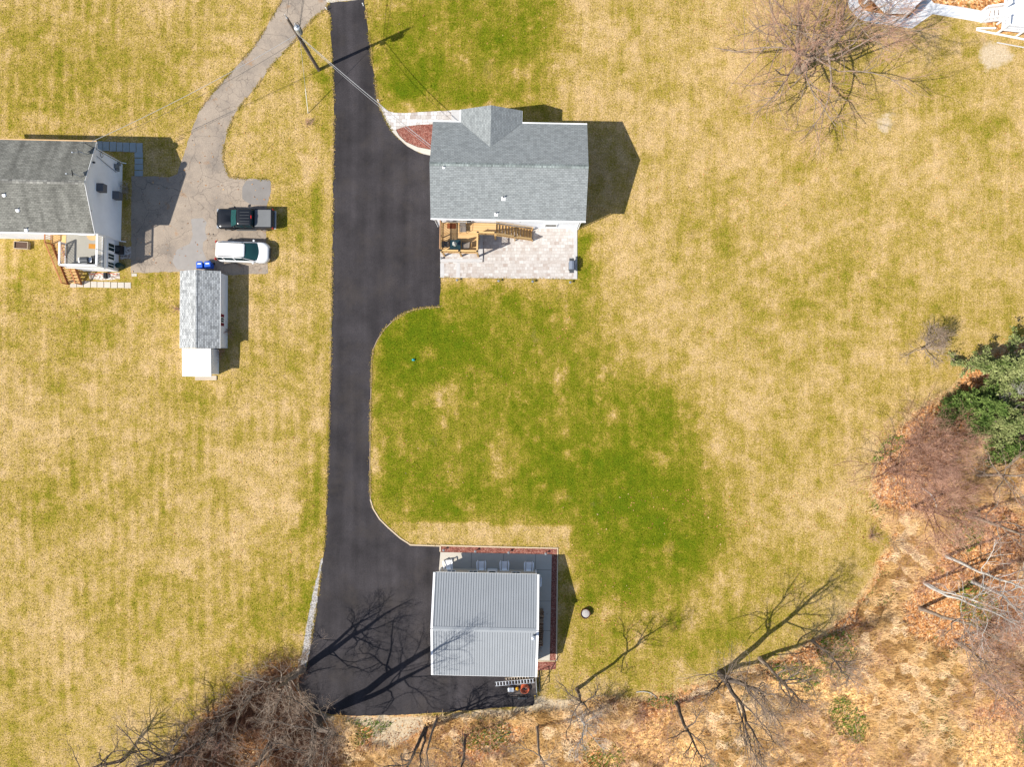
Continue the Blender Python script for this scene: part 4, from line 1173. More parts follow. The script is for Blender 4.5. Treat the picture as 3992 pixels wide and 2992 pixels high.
def dish(px, py, az, label_mat):
    x, y, z = h2roof(px, py)
    a = MB().path([(x, y, z - .03), (x, y, z + .55), (x - .25, y + .1, z + .75)], .03).build("dish_mast", M["steel"], rf)
    dx, dy = math.cos(R(az)), math.sin(R(az))
    d_ = Vector((dx, dy, .45)).normalized(); u = d_.cross(Vector((0, 0, 1))).normalized(); v = u.cross(d_)
    c = Vector((x - .25, y + .1, z + .78)); rings = []
    for r, o in ((.02, 0), (.18, .015), (.32, .06), (.32, .045), (.18, -.005)):
        rings.append([c + u * r * math.cos(i * math.pi / 9) + v * r * .85 * math.sin(i * math.pi / 9) + d_ * o for i in range(18)])
    MB().rings(rings).build("dish", label_mat, a)
    MB().path([c - v * .3, c + d_ * .5 - v * .12], .018).box(*sum([[k - .05, k + .05] for k in (c + d_ * .5 - v * .12)], [])).build("dish_arm", M["steel"], a)


dish(337, 604, 200, M["grey"])
dish(316, 690, 190, M["dkgrey"])
x, y, z = h2roof(362, 575)
an = MB().path([(x, y, z), (x, y, z + 1.2)], .025).path([(x - .4, y, z + 1.1), (x + .3, y + .05, z + 1.15)], .018).path([(x - .2, y - .25, z + 1.05), (x - .2, y + .25, z + 1.05)], .012)
an.build("antenna", M["dark"], rf)

# porch with balcony (world coordinates turned into the house frame)
PF = 2.72
W_ = lambda x, y, z=0.0: tuple(mi @ Vector((x, y, z)))
a = W_(-37.42, 10.63); b = W_(-40.72, 13.6)
px0, px1, py0, py1 = b[0], a[0], a[1], -3.76
MB().box(px0 + .12, px1, py0, py1, 0, PF - .12).build("porch_wall", M["siding"], h2)
MB().box(px0, px1 + .08, py0 - .08, py1, PF - .11, PF).build("porch_deck", M["porch_floor"], h2)
MB().box(px0 - .03, px1 + .11, py0 - .12, py0 - .085, PF - .3, PF - .01).box(px1 + .085, px1 + .12, py0 - .08, py1, PF - .3, PF - .01).build("porch_fascia", M["white"], h2)
for y0, y1 in ((12.3, 13.1), (11.5, 12.15), (10.75, 11.35)):
    c = W_(-37.42, (y0 + y1) / 2, 1.4)
    win(h2, (px1 + .02, c[1], 1.4), (0, 1, 0), y1 - y0, 1.15, (1, 0, 0))
for p, q in (((px1, py0), (px1, py1)), ((px0, py0), (px1, py0)), ((px0, py0), (px0, py0 + 2.05))):
    railing(h2, (*p, PF), (*q, PF), M["white"], M["white"], 1.0, .13, .17)
for x, y in ((px0, py0), (px1, py0), (px1, py1 - .06), (px0, py0 + 2.05), (px1, (py0 + py1) / 2)):
    MB().box(x - .05, x + .05, y - .05, y + .05, PF, PF + 1.02).build("rail_post", M["white"], h2)
win(h2, (px0 + 1.9, -3.78, PF + 1.05), (1, 0, 0), 1.6, 1.9, (0, -1, 0), "glass_door")
# wooden stairs
c0, c1 = W_(-42.1, 12.75), W_(-40.8, 13.4)
lx0, lx1 = c0[0], px0 - .06
MB().box(lx0, lx1, c0[1], -3.8, PF - .1, PF - .03).build("stair_landing", M["wood_tan"], h2)
n = 13; top = c0[1]; run = .255
for k in range(n):
    z = PF - .03 - (k + 1) * PF / (n + 1)
    MB().box(lx0 + .05, lx1 - .05, top - (k + 1) * run + .06, top - k * run - .005, z - .04, z).build("tread", M["wood_tan"], h2)
for x in (lx0, lx1):
    MB().beam((x, top, PF - .25), (x, top - n * run, .05), .05, .28).build("stringer", M["wood_red"], h2)
    railing(h2, (x, top, PF - .05), (x, top - n * run, .1), M["wood_red"], M["wood_tan"], 1.0, .15, .11, .04)
    MB().box(x - .05, x + .05, top - n * run - .05, top - n * run + .05, 0, 1.15).build("stair_post", M["wood_red"], h2)
    MB().box(x - .05, x + .05, top - .05, top + .05, 0, PF + 1.0).build("stair_post", M["wood_red"], h2)
railing(h2, (lx0, top, PF - .03), (lx0, -3.82, PF - .03), M["wood_red"], M["wood_tan"], 1.0, .15, .11, .04)

# things on and around the porch
bm = inv_of(h2).inverted()
q = bm @ Vector((px1 - 1.15, py0 + .5, PF))
bbq(q, 2, "black gas grill with white side shelves on the white house's balcony", M["dkgrey"], .92, M["white"])
q = bm @ Vector((px1 - .98, py1 - .42, PF))
o = MB().prism([(.52 * math.cos(R(t)), .1 + .0 - .52 * math.sin(R(t)) * .9) for t in range(0, 181, 12)], 0, .012).build("doormat", M["mat_tan"]); o.location = (q.x, q.y + .3, q.z + .002); o.rotation_euler = (0, 0, R(-1.2))
tag(o, "tan half-round rug by the balcony door of the white house", "rug")
q = bm @ Vector((px1 - .92, py1 - 1.02, PF))
o = MB().box(-.38, .38, -.22, .22, 0, .012).build("doormat", M["mat_or"]); o.location = (q.x, q.y, q.z + .002); o.rotation_euler = (0, 0, R(-3))
tag(o, "small orange-brown mat in the middle of the white house's balcony", "doormat")
ac = root("air_conditioner", G(474, 978), -1, "dark outdoor air-conditioner unit beside the porch windows", "air conditioner")
MB().box(-.3, .3, -.38, .38, .06, .78).build("casing", M["dark"], ac, bevel=.02)
MB().lathe([(.22, .785), (.24, .80), (.02, .81)], n=18).build("fan_grille", M["dkgrey"], ac)
MB().box(-.36, .36, -.44, .44, 0, .055).build("base_pad", M["coping"], ac)
o = MB().lathe([(.24, 0), (.29, .3), (.28, .75), (.25, .85), (.05, .88)], n=20).build("rain_barrel", mat("dark_green_plastic", (.02, .05, .045), .5)); o.location = G(477, 1040)
tag(o, "dark green barrel at the porch corner by the cracked drive", "barrel")
pl = root("planter_box", G(92, 959), -3, "weathered wooden planter box on the grass under the house wall", "planter")
mb = MB()
for x0, x1, y0, y1 in ((-.66, .66, -.34, -.30), (-.66, .66, .30, .34), (-.66, -.62, -.299, .299), (.62, .66, -.299, .299)): mb.box(x0, x1, y0, y1, 0, .42)
mb.build("box", M["wood_old"], pl)
MB().box(-.615, .615, -.295, .295, .05, .30).build("soil", mat("potting_soil", (.09, .055, .04), 1, bump=.6), pl)
hh = MB()
pts = [G(352 + i * 5.5, 1068 + 3 * math.sin(i * .8), .07) for i in range(20)]
hh.path(pts, .03)
tag(hh.build("garden_hose", M["orange"]), "orange hose lying on the river stones by the porch", "hose")
o = MB().box(-.12, .12, -.28, .28, 0, .35).tube((0, -.2, .35), (0, .2, .35), .06).build("hose_reel", M["dark"], bevel=.01); o.location = G(415, 1076)
tag(o, "small black hose reel on the stones by the porch", "hose reel")

# ------------------------------------------------------------------ garden shed with lean-to
sh = root("garden_shed", (-28.75, 6.81, 0), -.3, "white garden shed with pale grey shingles and a red-shuttered window", "shed")
MB().xprof([(-1.72, 0), (-1.72, 2.1), (.04, 2.84), (1.74, 2.1), (1.74, 0)], -3.45, 3.45).build("wall", M["siding"], sh).rotation_euler = (0, 0, R(90))
rf = gable_roof([(-1.82, 2.16), (.04, 2.95), (1.85, 2.16)], -3.56, 3.56, .08, "roof", M["shingle_shed"], sh); rf.rotation_euler = (0, 0, R(90))
# (profile +y turns to -x: the ridge sits a little west of the middle)
MB().xprof([(-.10, 2.915), (.04, 2.98), (.18, 2.915), (.18, 2.89), (.04, 2.955), (-.10, 2.89)], -3.565, 3.565).build("ridge_cap", M["shingle_shed"], rf)
for sg in (-1, 1):
    MB().box(sg * 1.85 - .02, sg * 1.85 + .02, -3.56, 3.56, 2.03, 2.14).build("fascia", M["white"], sh)
wy = 5.93 - 6.81
win(sh, (1.745, wy, 1.42), (0, 1, 0), .52, .85, (1, 0, 0))
for s in (-1, 1):
    f = MB().box(1.72, 1.77, wy + s * .41 - .13, wy + s * .41 + .13, 1.0, 1.85)
    for k in range(5): f.box(1.77, 1.785, wy + s * .41 - .10, wy + s * .41 + .10, 1.06 + k * .16, 1.15 + k * .16)
    f.build("shutter", M["red"], sh)
do = MB().box(-.9, .9, 3.45, 3.5, .05, 1.9).build("door", M["white"], sh)
MB().box(-.02, .02, 3.5, 3.53, .9, 1.05).build("door_handle", M["dark"], do)
ln = root("lean_to_shed", (-28.98, 1.98, 0), -.3, "lean-to with blank white metal roof at the end of the garden shed", "shed")
MB().add([(-1.28, -1.1, 0), (1.12, -1.1, 0), (1.12, 1.26, 0), (-1.28, 1.26, 0), (-1.28, -1.1, 2.0), (1.12, -1.1, 2.0), (1.12, 1.26, 2.08), (-1.28, 1.26, 2.08)],
         [(3, 2, 1, 0), (4, 5, 6, 7), (0, 1, 5, 4), (1, 2, 6, 5), (2, 3, 7, 6), (3, 0, 4, 7)]).build("wall", M["siding"], ln)
MB().add([(x, y, z) for z0 in (0, .06) for x, y, z in ((-1.42, -1.33, 2.03 + z0), (1.26, -1.33, 2.03 + z0), (1.26, 1.25, 2.16 + z0), (-1.42, 1.25, 2.16 + z0))],
         [(3, 2, 1, 0), (4, 5, 6, 7), (0, 1, 5, 4), (1, 2, 6, 5), (2, 3, 7, 6), (3, 0, 4, 7)]).build("roof", M["white_roof"], ln)
rb = MB()
for k in range(10): rb.beam((-1.3 + k * .28, -1.32, 2.105), (-1.3 + k * .28, 1.24, 2.235), .03, .025)
rb.build("roof_ribs", M["white_roof"], ln)
p = G(804, 1474)
o = MB().box(-1.02, 1.02, -.02, .20, 0, .12).box(-1.02, 1.02, -.22, -.03, 0, .11).build("plank_step", M["wood_old"], bevel=.008); o.location = (p.x, p.y, 0)
tag(o, "pale plank step on the grass in front of the lean-to", "step")


def cart(px, py, label):
    c = root("recycling_cart", G(px, py), 2, label, "wheeled bin", "blue wheeled bins behind the shed")
    MB().rings([rrect(-.22, .22, -.25, .22, .05, .06), rrect(-.29, .29, -.33, .28, .06, .95)]).build("body", M["blue"], c)
    MB().rings([rrect(-.31, .31, -.35, .30, .06, .955), rrect(-.31, .31, -.35, .30, .06, .99), rrect(-.25, .25, -.28, .20, .06, 1.05)]).build("lid", M["blue_lid"], c)
    MB().box(-.17, .17, .05, .16, 1.051, 1.056).build("label_plate", M["sticker"], c)
    MB().path([(-.24, .36, .95), (.24, .36, .95)], .02).build("handle", M["blue"], c)
    for s in (-1, 1): MB().tube((s * .24, .24, .11), (s * .30, .24, .11), .11, n=14).build("wheel", M["rubber"], c)


cart(795, 1040, "blue wheeled bin behind the shed, the left one, nearer the ridge line")
cart(826, 1039, "blue wheeled bin behind the shed, the right one, beside the shed's shadow")

# ------------------------------------------------------------------ vehicles
def wheel(par, x, y, r, wdt, s):
    w_ = MB().tube((x, y - wdt / 2, r), (x, y + wdt / 2, r), r, n=20).build("wheel", M["rubber"], par)
    MB().tube((x, y + s * wdt / 2 - .02, r), (x, y + s * (wdt / 2 + .012), r), r * .62, n=16).build("rim", M["rim"], w_)


def suv():
    c = root("white_minivan", (-25.28, 12.38, 0), -2.2, "white minivan with black roof rails parked beside the black pickup", "minivan")
    # nose at +x; plan rings from sill to shoulder
    def body(x0, x1, hw, z, r, nose):
        out = []
        for x, y, zz in rrect(x0, x1, -hw, hw, r, z, 7):
            if x > 1.2: x = 1.2 + (x - 1.2) * (1 - .16 * (abs(y) / hw) ** 2.2)
            out.append((x, y, zz))
        return out
    rings = [body(-2.42, 2.44, .88, .22, .35, 0), body(-2.46, 2.50, .96, .42, .42, 0), body(-2.46, 2.50, .97, .70, .45, 0), body(-2.43, 2.42, .955, .88, .5, 0)]
    def top(x0, x1, hw, zr, zf):
        out = []
        for x, y, zz in body(x0, x1, hw, 0, .5, 0):
            f = max(0, min(1, (x - .9) / 1.4)); out.append((x, y, zr - (zr - zf) * f ** 1.6))
        return out
    rings += [top(-2.38, 2.28, .92, 1.02, .90), top(-2.3, 2.1, .84, 1.06, .97), top(-2.1, 1.8, .6, 1.07, 1.02)]
    MB().rings(rings).build("body", M["white_paint"], c, smooth=True)
    # cabin: dark glass loft with white pillars and roof on top
    def cab(x0, x1, hw, r, z, bow): return [((x + bow * (1 - (y / hw) ** 2) if x > 0 else x), y, zz) for x, y, zz in rrect(x0, x1, -hw, hw, r, z, 6)]
    MB().rings([cab(-2.32, 1.32, .88, .25, 1.02, .18), cab(-2.22, .80, .80, .25, 1.42, .16), cab(-2.1, .36, .72, .25, 1.69, .13)]).build("window_band", M["glass"], c, smooth=False)
    MB().rings([cab(-2.22, .40, .745, .25, 1.68, .14), cab(-2.2, .36, .735, .25, 1.73, .13), cab(-2.0, .16, .60, .25, 1.775, .12)]).build("roof", M["white_paint"], c, smooth=True)
    ws = []
    for (x, hw, z) in ((1.40, .80, 1.05), (.92, .74, 1.38), (.44, .68, 1.665)):
        ws.append([(x + .17 * (1 - t * t), t * hw, z + .012) for t in (-1, -.6, -.2, .2, .6, 1)])
    vs = [p for r_ in ws for p in r_]; vs += [(x - .02, y, z - .03) for x, y, z in vs]; nn = 6
    fs = []
    for k in range(2):
        for i in range(nn - 1): fs += [(k * nn + i, k * nn + nn + i, k * nn + nn + i + 1, k * nn + i + 1), (18 + k * nn + i, 18 + k * nn + i + 1, 18 + k * nn + nn + i + 1, 18 + k * nn + nn + i)]
    MB().add(vs, fs).build("windshield", M["windshield"], c)
    for s in (-1, 1):
        MB().path([(-2.0, s * .62, 1.80), (-1.9, s * .64, 1.83), (.2, s * .64, 1.80), (.32, s * .64, 1.75)], .03).build("roof_rail", M["dark"], c)
        for x0, z0, x1, z1 in ((1.28, 1.04, .34, 1.68), (-.55, 1.02, -.6, 1.69), (-1.55, 1.02, -1.6, 1.69)):
            MB().beam((x0, s * .875, z0), (x1, s * .735, z1), .09, .04, up=(0, 1, 0)).build("pillar", M["white_paint"], c)
        m_ = MB().box(*sorted((.98, 1.14)), *sorted((s * .93, s * 1.14)), .98, 1.13).build("mirror", M["white_paint"], c, bevel=.03)
        MB().add([(2.36, s * .40, .80), (2.43, s * .40, .66), (2.05, s * .86, .70), (1.85, s * .90, .86), (1.9, s * .80, .93), (2.22, s * .48, .91)], [(0, 1, 2, 3), (0, 3, 4, 5)]).build("headlight", M["lamp_clear"], c)
        MB().box(-2.47, -2.40, *sorted((s * .70, s * .90)), .8, 1.25).build("tail_light", M["lamp_red"], c)
        for x in (-1.5, 1.52): wheel(c, x, s * .84, .33, .22, s)
    MB().add([(2.50, -.5, .74), (2.50, .5, .74), (2.52, .5, .45), (2.52, -.5, .45), (2.46, -.5, .74), (2.46, .5, .74), (2.46, .5, .45), (2.46, -.5, .45)], [(0, 1, 2, 3), (0, 4, 5, 1), (2, 6, 7, 3)]).build("grille", M["dkgrey"], c)
    MB().path([(1.42, .5, 1.07), (1.46, 0, 1.09)], .012).path([(1.44, -.1, 1.075), (1.42, -.62, 1.07)], .012).build("wiper", M["dark"], c)


suv()


def pickup():
    c = root("black_pickup", (-25.03, 15.46, 0), -.6, "black crew-cab pickup with grey tonneau cover parked on the cracked drive", "pickup truck")
    def pl(x0, x1, hw, r, z): return rrect(x0, x1, -hw, hw, r, z, 6)
    # front at -x. lower body all along, then hood
    MB().rings([pl(-2.58, 2.58, .86, .2, .45), pl(-2.66, 2.64, .93, .3, .60), pl(-2.66, 2.64, .94, .32, .95)]).build("body", M["black_paint"], c, smooth=True)
    MB().rings([pl(-2.62, -.9, .93, .32, .952), pl(-2.56, -.9, .90, .34, 1.08), pl(-2.40, -.9, .78, .34, 1.14), pl(-2.1, -.9, .4, .2, 1.16)]).build("hood", M["black_paint"], c, smooth=True)
    MB().rings([pl(-1.22, .95, .86, .15, 1.0), pl(-1.0, .90, .84, .15, 1.2), pl(-.52, .84, .74, .15, 1.72)]).build("window_band", M["glass"], c)
    rf = MB().rings([pl(-.56, .86, .755, .16, 1.71), pl(-.54, .85, .745, .16, 1.76), pl(-.40, .75, .60, .16, 1.80)]).build("roof", M["black_paint"], c, smooth=True)
    for k in range(4): MB().beam((-.2, -.42 + .28 * k, 1.803), (.68, -.42 + .28 * k, 1.803), .03, .016).build("roof_groove", M["dkgrey"], rf)
    MB().box(.80, .865, -.14, .14, 1.70, 1.79).build("brake_light", M["lamp_red"], c)
    vs = [(-1.25, -.78, 1.13), (-1.25, .78, 1.13), (-.55, .66, 1.725), (-.55, -.66, 1.725), (-1.31, 0, 1.13), (-.60, 0, 1.73)]
    vs += [(x + .03, y, z - .03) for x, y, z in vs]
    MB().add(vs, [(0, 4, 5, 3), (4, 1, 2, 5), (6, 9, 11, 10), (10, 11, 8, 7)]).build("windshield", M["windshield"], c)
    bed = MB().box(.97, 2.60, -.93, -.82, .94, 1.22).box(.97, 2.60, .82, .93, .94, 1.22).box(.97, 1.05, -.819, .819, .94, 1.22).build("bed", M["black_paint"], c, bevel=.02)
    MB().box(2.52, 2.64, -.82, .82, .62, 1.21).build("tailgate", M["black_paint"], c, bevel=.02)
    MB().box(1.0, 2.50, -.80, .80, 1.215, 1.255).box(1.0, 1.02, -.80, .80, 1.255, 1.27).build("tonneau_cover", M["tonneau"], c, bevel=.01)
    for s in (-1, 1):
        for x0, x1 in ((-1.1, -.52), (.12, .12), (.84, .80)): MB().beam((x0, s * .85, 1.05), (x1, s * .745, 1.73), .07, .035, up=(0, 1, 0)).build("pillar", M["black_paint"], c)
        MB().box(2.55, 2.655, *sorted((s * .80, s * .945)), .82, 1.18).build("tail_light", M["lamp_red"], c, bevel=.01)
        MB().box(-2.65, -2.42, *sorted((s * .62, s * .90)), .82, .98).build("headlight", M["lamp_clear"], c, bevel=.02)
        MB().box(-.98, -.84, *sorted((s * .90, s * 1.12)), 1.05, 1.24).build("mirror", M["black_paint"], c, bevel=.03)
        for x in (-1.72, 1.70): wheel(c, x, s * .82, .38, .25, s)
        MB().beam((-1.0, s * .955, .42), (.9, s * .955, .42), .10, .05).build("running_board", M["dkgrey"], c)
    MB().box(-2.72, -2.6, -.85, .85, .45, .62).build("bumper", M["steel"], c, bevel=.03)
    MB().box(2.62, 2.78, -.85, .85, .45, .60).build("bumper", M["steel"], c, bevel=.03)
    MB().box(-2.675, -2.62, -.55, .55, .66, .92).build("grille", M["dkgrey"], c)


pickup()

# ------------------------------------------------------------------ utility pole and cables
PB = G(1243, 272)
up = root("utility_pole", PB, 0, "tall weathered utility pole with transformer beside the black driveway", "utility pole")
MB().tube((0, 0, 0), (0, 0, 9.9), .17, .11, n=14).build("pole", M["pole"], up)
t = MB().lathe([(.20, 0), (.27, .04), (.27, .85), (.24, .93), (.10, .97), (.06, 1.1)], (.42, -.12, 7.7), 20).build("transformer", M["steel"], up)
MB().beam((.05, 0, 8.3), (.3, -.08, 8.3), .12, .08).build("transformer_bracket", M["dkgrey"], t)
MB().lathe([(.05, 0), (.07, .1), (.04, .2), (.06, .3), (.02, .38)], (.36, .03, 8.66), 10).build("bushing", M["coping"], t)
MB().path([(0, 0, 9.8), (.0, 0, 10.1), (-.02, .04, 10.45)], .035).lathe([(.07, 0), (.08, .08), (.05, .16)], (0, 0, 9.9), 10).build("pin_insulator", M["coping"], up)
MB().path([(.42, .2, 8.7), (.62, .1, 9.0), (.75, -.2, 8.3), (.6, -.3, 7.6), (.2, -.05, 7.2), (.1, 0, 6.9)], .025).build("drop_wires", M["dark"], up)
MB().box(.1, .3, -.3, -.1, 6.6, 7.05).box(.08, .2, -.16, .0, 5.2, 5.5).build("terminal_box", M["dark"], up)
MB().path([(.17, .02, 3.6), (.17, .02, 7.0)], .035).build("conduit", M["grey"], up)


def cable(name, a, b, sag, r, m, label, n=14, cat="cable"):
    a, b = Vector(a), Vector(b); pts = []
    for i in range(n + 1):
        f = i / n; p = a.lerp(b, f); p.z -= sag * 4 * f * (1 - f); pts.append(p)
    return tag(MB().path(pts, r, 5).build(name, m), label, cat)


P_ = lambda x, y, z: Vector((PB.x + x, PB.y + y, z))
g1 = h1.matrix_basis
def hp(o, v): return inv_of(o).inverted() @ Vector(v)
cable("service_cable", P_(.12, -.05, 7.1), hp(h1, (-6.88, 1.9, 5.35)), .55, .028, M["wire"], "pale service cable from the utility pole to the grey-roofed house")
cable("service_cable", P_(.12, -.1, 6.8), hp(h1, (-6.88, 1.7, 5.25)), .8, .016, M["wire"], "thinner sagging cable below the pale cable to the grey-roofed house")
cable("service_cable", P_(-.12, -.05, 7.1), hp(h2, (.2, 3.9, 5.6)), .5, .022, M["wire"], "pale cable running from the utility pole to the white gabled house")
cable("service_cable", P_(-.1, -.1, 6.4), hp(h2, (.2, 3.7, 5.2)), .8, .014, M["wire_dark"], "dark cable running from the utility pole to the white gabled house")
cable("overhead_line", P_(.1, .1, 7.0), (-14.6, 62, 8.4), .5, .018, M["wire_dark"], "left of the two dark lines leaving the pole past the top edge")
cable("overhead_line", P_(.2, .1, 7.2), (-13.6, 62, 8.6), .5, .018, M["wire_dark"], "right of the two dark lines leaving the pole past the top edge")
cable("overhead_line", P_(0, .03, 10.0), (-15, 62, 10.6), .4, .014, M["wire_dark"], "topmost line leaving the head of the utility pole")
cable("guy_wire", P_(0, -.1, 6.2), G(1201, 441, .05), 0, .016, M["wire"], "steel guy wire with pale guard anchoring the utility pole", 3)
a, b = G(1201, 441, .05), P_(0, -.1, 6.2)
tag(MB().tube(a, a.lerp(b, .36), .035, n=8).build("guy_guard", M["guard"]), "pale yellow guard sleeve at the foot of the guy wire", "guy guard")

# small things on the lawn
o = MB().box(-.12, .12, -.08, .08, 0, .18).lathe([(.05, .18), (.09, .22), (.02, .26)], n=10).build("lawn_sprinkler", M["teal"]); o.location = G(1612, 1404)
tag(o, "tiny teal sprinkler standing alone on the green lawn", "sprinkler")
for i, (px, py) in enumerate(((1417, 22), (1476, 396), (1274, 38))):
    o = MB().box(-.05, .05, -.02, .02, 0, .5).box(-.05, .05, -.021, -.019, .38, .48).build("driveway_marker", M["white"]); o.location = G(px, py)
    tag(o, ("small white driveway marker at the top right edge", "small white driveway marker where the paver walk begins", "small white driveway marker at the top left edge")[i], "marker")

# ------------------------------------------------------------------ white deck and gazebo at the top right
wd = root("white_deck", (45.95, 33.2, 0), -6, "white raised deck with railings and steps in the top right corner", "deck")
WZ = .95
MB().box(0, 6, 0, 6, WZ - .12, WZ).build("deck_floor", M["white"], wd)
for p, q in (((.05, .05), (1.95, .05)), ((2.05, .05), (3.9, .05)), ((4.0, .05), (5.9, .05)), ((.05, .1), (.05, .95)), ((.05, 2.15), (.05, 5.9))):
    railing(wd, (*p, WZ), (*q, WZ), M["white"], M["white"], .95, .13, .13, .035)
for x, y in ((.05, .05), (2, .05), (3.95, .05), (5.95, .05), (.05, 1.0), (.05, 2.1), (.05, 5.9)):
    MB().box(x - .07, x + .07, y - .07, y + .07, 0, WZ + 1.05).build("post", M["white"], wd)
for k in range(5):
    z = WZ - (k + 1) * WZ / 5.6
    MB().box(-.3 * (k + 1), -.3 * k - .015, 1.02, 2.08, z - .05, z).build("tread", M["white"], wd)
for y in (1.0, 2.1):
    MB().beam((0, y, WZ - .1), (-1.5, y, .05), .05, .2).build("stringer", M["white"], wd)
    railing(wd, (0, y, WZ - .05), (-1.5, y, .02), M["white"], M["white"], .95, .13, .12, .035)
    MB().box(-1.55, -1.45, y - .05, y + .05, 0, 1.05).build("stair_post", M["white"], wd)
MB().beam((-1.9, .35, .12), (-.1, .55, .12), .14, .12).beam((-1.9, .2, .12), (3.0, -.25, .12), .14, .12).build("ground_beam", M["white"], wd)
MB().path([(.2, -.75, .06), (6, -1.2, .06)], .06).build("edging_pole", M["coping"], wd)
gz = root("white_gazebo_deck", (36.0, 37.2, 0), 0, "white octagonal gazebo deck seen through bare branches at the top edge", "gazebo")
oc = [(2.75 * math.cos(R(22.5 + 45 * k)), 2.75 * math.sin(R(22.5 + 45 * k))) for k in range(8)]
MB().prism(oc, 1.05, 1.18).build("deck_floor", M["white"], gz)
for k in range(8):
    x, y = oc[k]; x2, y2 = oc[(k + 1) % 8]
    MB().box(x - .07, x + .07, y - .07, y + .07, 0, 2.2).build("post", M["white"], gz)
    if k != 7: railing(gz, (x * .98, y * .98, 1.18), (x2 * .98, y2 * .98, 1.18), M["white"], M["white"], .95, .12, .13, .035)
for k in range(4): MB().beam((2.6 + .28 * k, -.9, 1.0 - k * .26), (2.6 + .28 * k, .9, 1.0 - k * .26), .28, .05).build("tread", M["white"], gz)

# ------------------------------------------------------------------ trees
def norm(a): return a / np.maximum(np.linalg.norm(a, axis=-1, keepdims=True), 1e-9)


def grow(rng, P, D, Lg, r0, r1, n, wander, up):
    """P (m,3) starts, D directions, Lg lengths, radii -> (m,n,3) points and (m,n) radii"""
    m = len(P)
    pts = np.zeros((m, n, 3)); pts[:, 0] = P
    d = norm(D.copy()); st = (Lg / (n - 1))[:, None]
    for i in range(1, n):
        d = norm(d + rng.normal(0, wander, (m, 3)) + np.array([0, 0, up]))
        pts[:, i] = pts[:, i - 1] + d * st
    f = np.linspace(0, 1, n)[None, :]
    return pts, r0[:, None] * (1 - f) + r1[:, None] * f


def spawn(rng, pts, rad, k, t0, t1, ang0, ang1, bias_up=0.0):
    """k children on every parent polyline"""
    m, n, _ = pts.shape
    t = np.sort(rng.uniform(t0, t1, (m, k)), axis=1)
    x = t * (n - 1); i = np.minimum(x.astype(int), n - 2); f = (x - i)[..., None]
    ar = np.arange(m)[:, None]
    p = pts[ar, i] * (1 - f) + pts[ar, i + 1] * f
    r = rad[ar, i] * (1 - f[..., 0]) + rad[ar, i + 1] * f[..., 0]
    tg = norm(pts[ar, i + 1] - pts[ar, i])
    rv = rng.normal(0, 1, tg.shape)
    side = norm(rv - (rv * tg).sum(-1, keepdims=True) * tg)
    a = np.radians(rng.uniform(ang0, ang1, (m, k)))[..., None]
    d = norm(tg * np.cos(a) + side * np.sin(a) + np.array([0, 0, bias_up]))
    return p.reshape(-1, 3), d.reshape(-1, 3), r.reshape(-1), t.reshape(-1)


def tubes(groups):
    """[(pts (m,n,3), rad (m,n), sides)] -> V, F quads"""
    Vs, Fs, off = [], [], 0
    for pts, rad, s in groups:
        m, n, _ = pts.shape
        if m == 0: continue
        tg = np.zeros_like(pts)
        tg[:, 1:-1] = pts[:, 2:] - pts[:, :-2]; tg[:, 0] = pts[:, 1] - pts[:, 0]; tg[:, -1] = pts[:, -1] - pts[:, -2]
        tg = norm(tg)
        ref = np.where(np.abs(tg[:, :1, 2:3]) > 0.9, np.array([1.0, 0, 0]), np.array([0, 0, 1.0]))
        u = norm(np.cross(tg, np.broadcast_to(ref, tg.shape))); v = np.cross(tg, u)
        a = np.arange(s) * 2 * np.pi / s
        ring = pts[:, :, None] + rad[:, :, None, None] * (u[:, :, None] * np.cos(a)[None, None, :, None] + v[:, :, None] * np.sin(a)[None, None, :, None])
        Vs.append(ring.reshape(-1, 3))
        b = (np.arange(m) * n * s)[:, None, None] + (np.arange(n - 1) * s)[None, :, None]
        j = np.arange(s)[None, None, :]; j2 = (j + 1) % s
        Fs.append(np.stack([b + j, b + j2, b + s + j2, b + s + j], -1).reshape(-1, 4) + off)
        off += m * n * s
    return np.concatenate(Vs), np.concatenate(Fs)


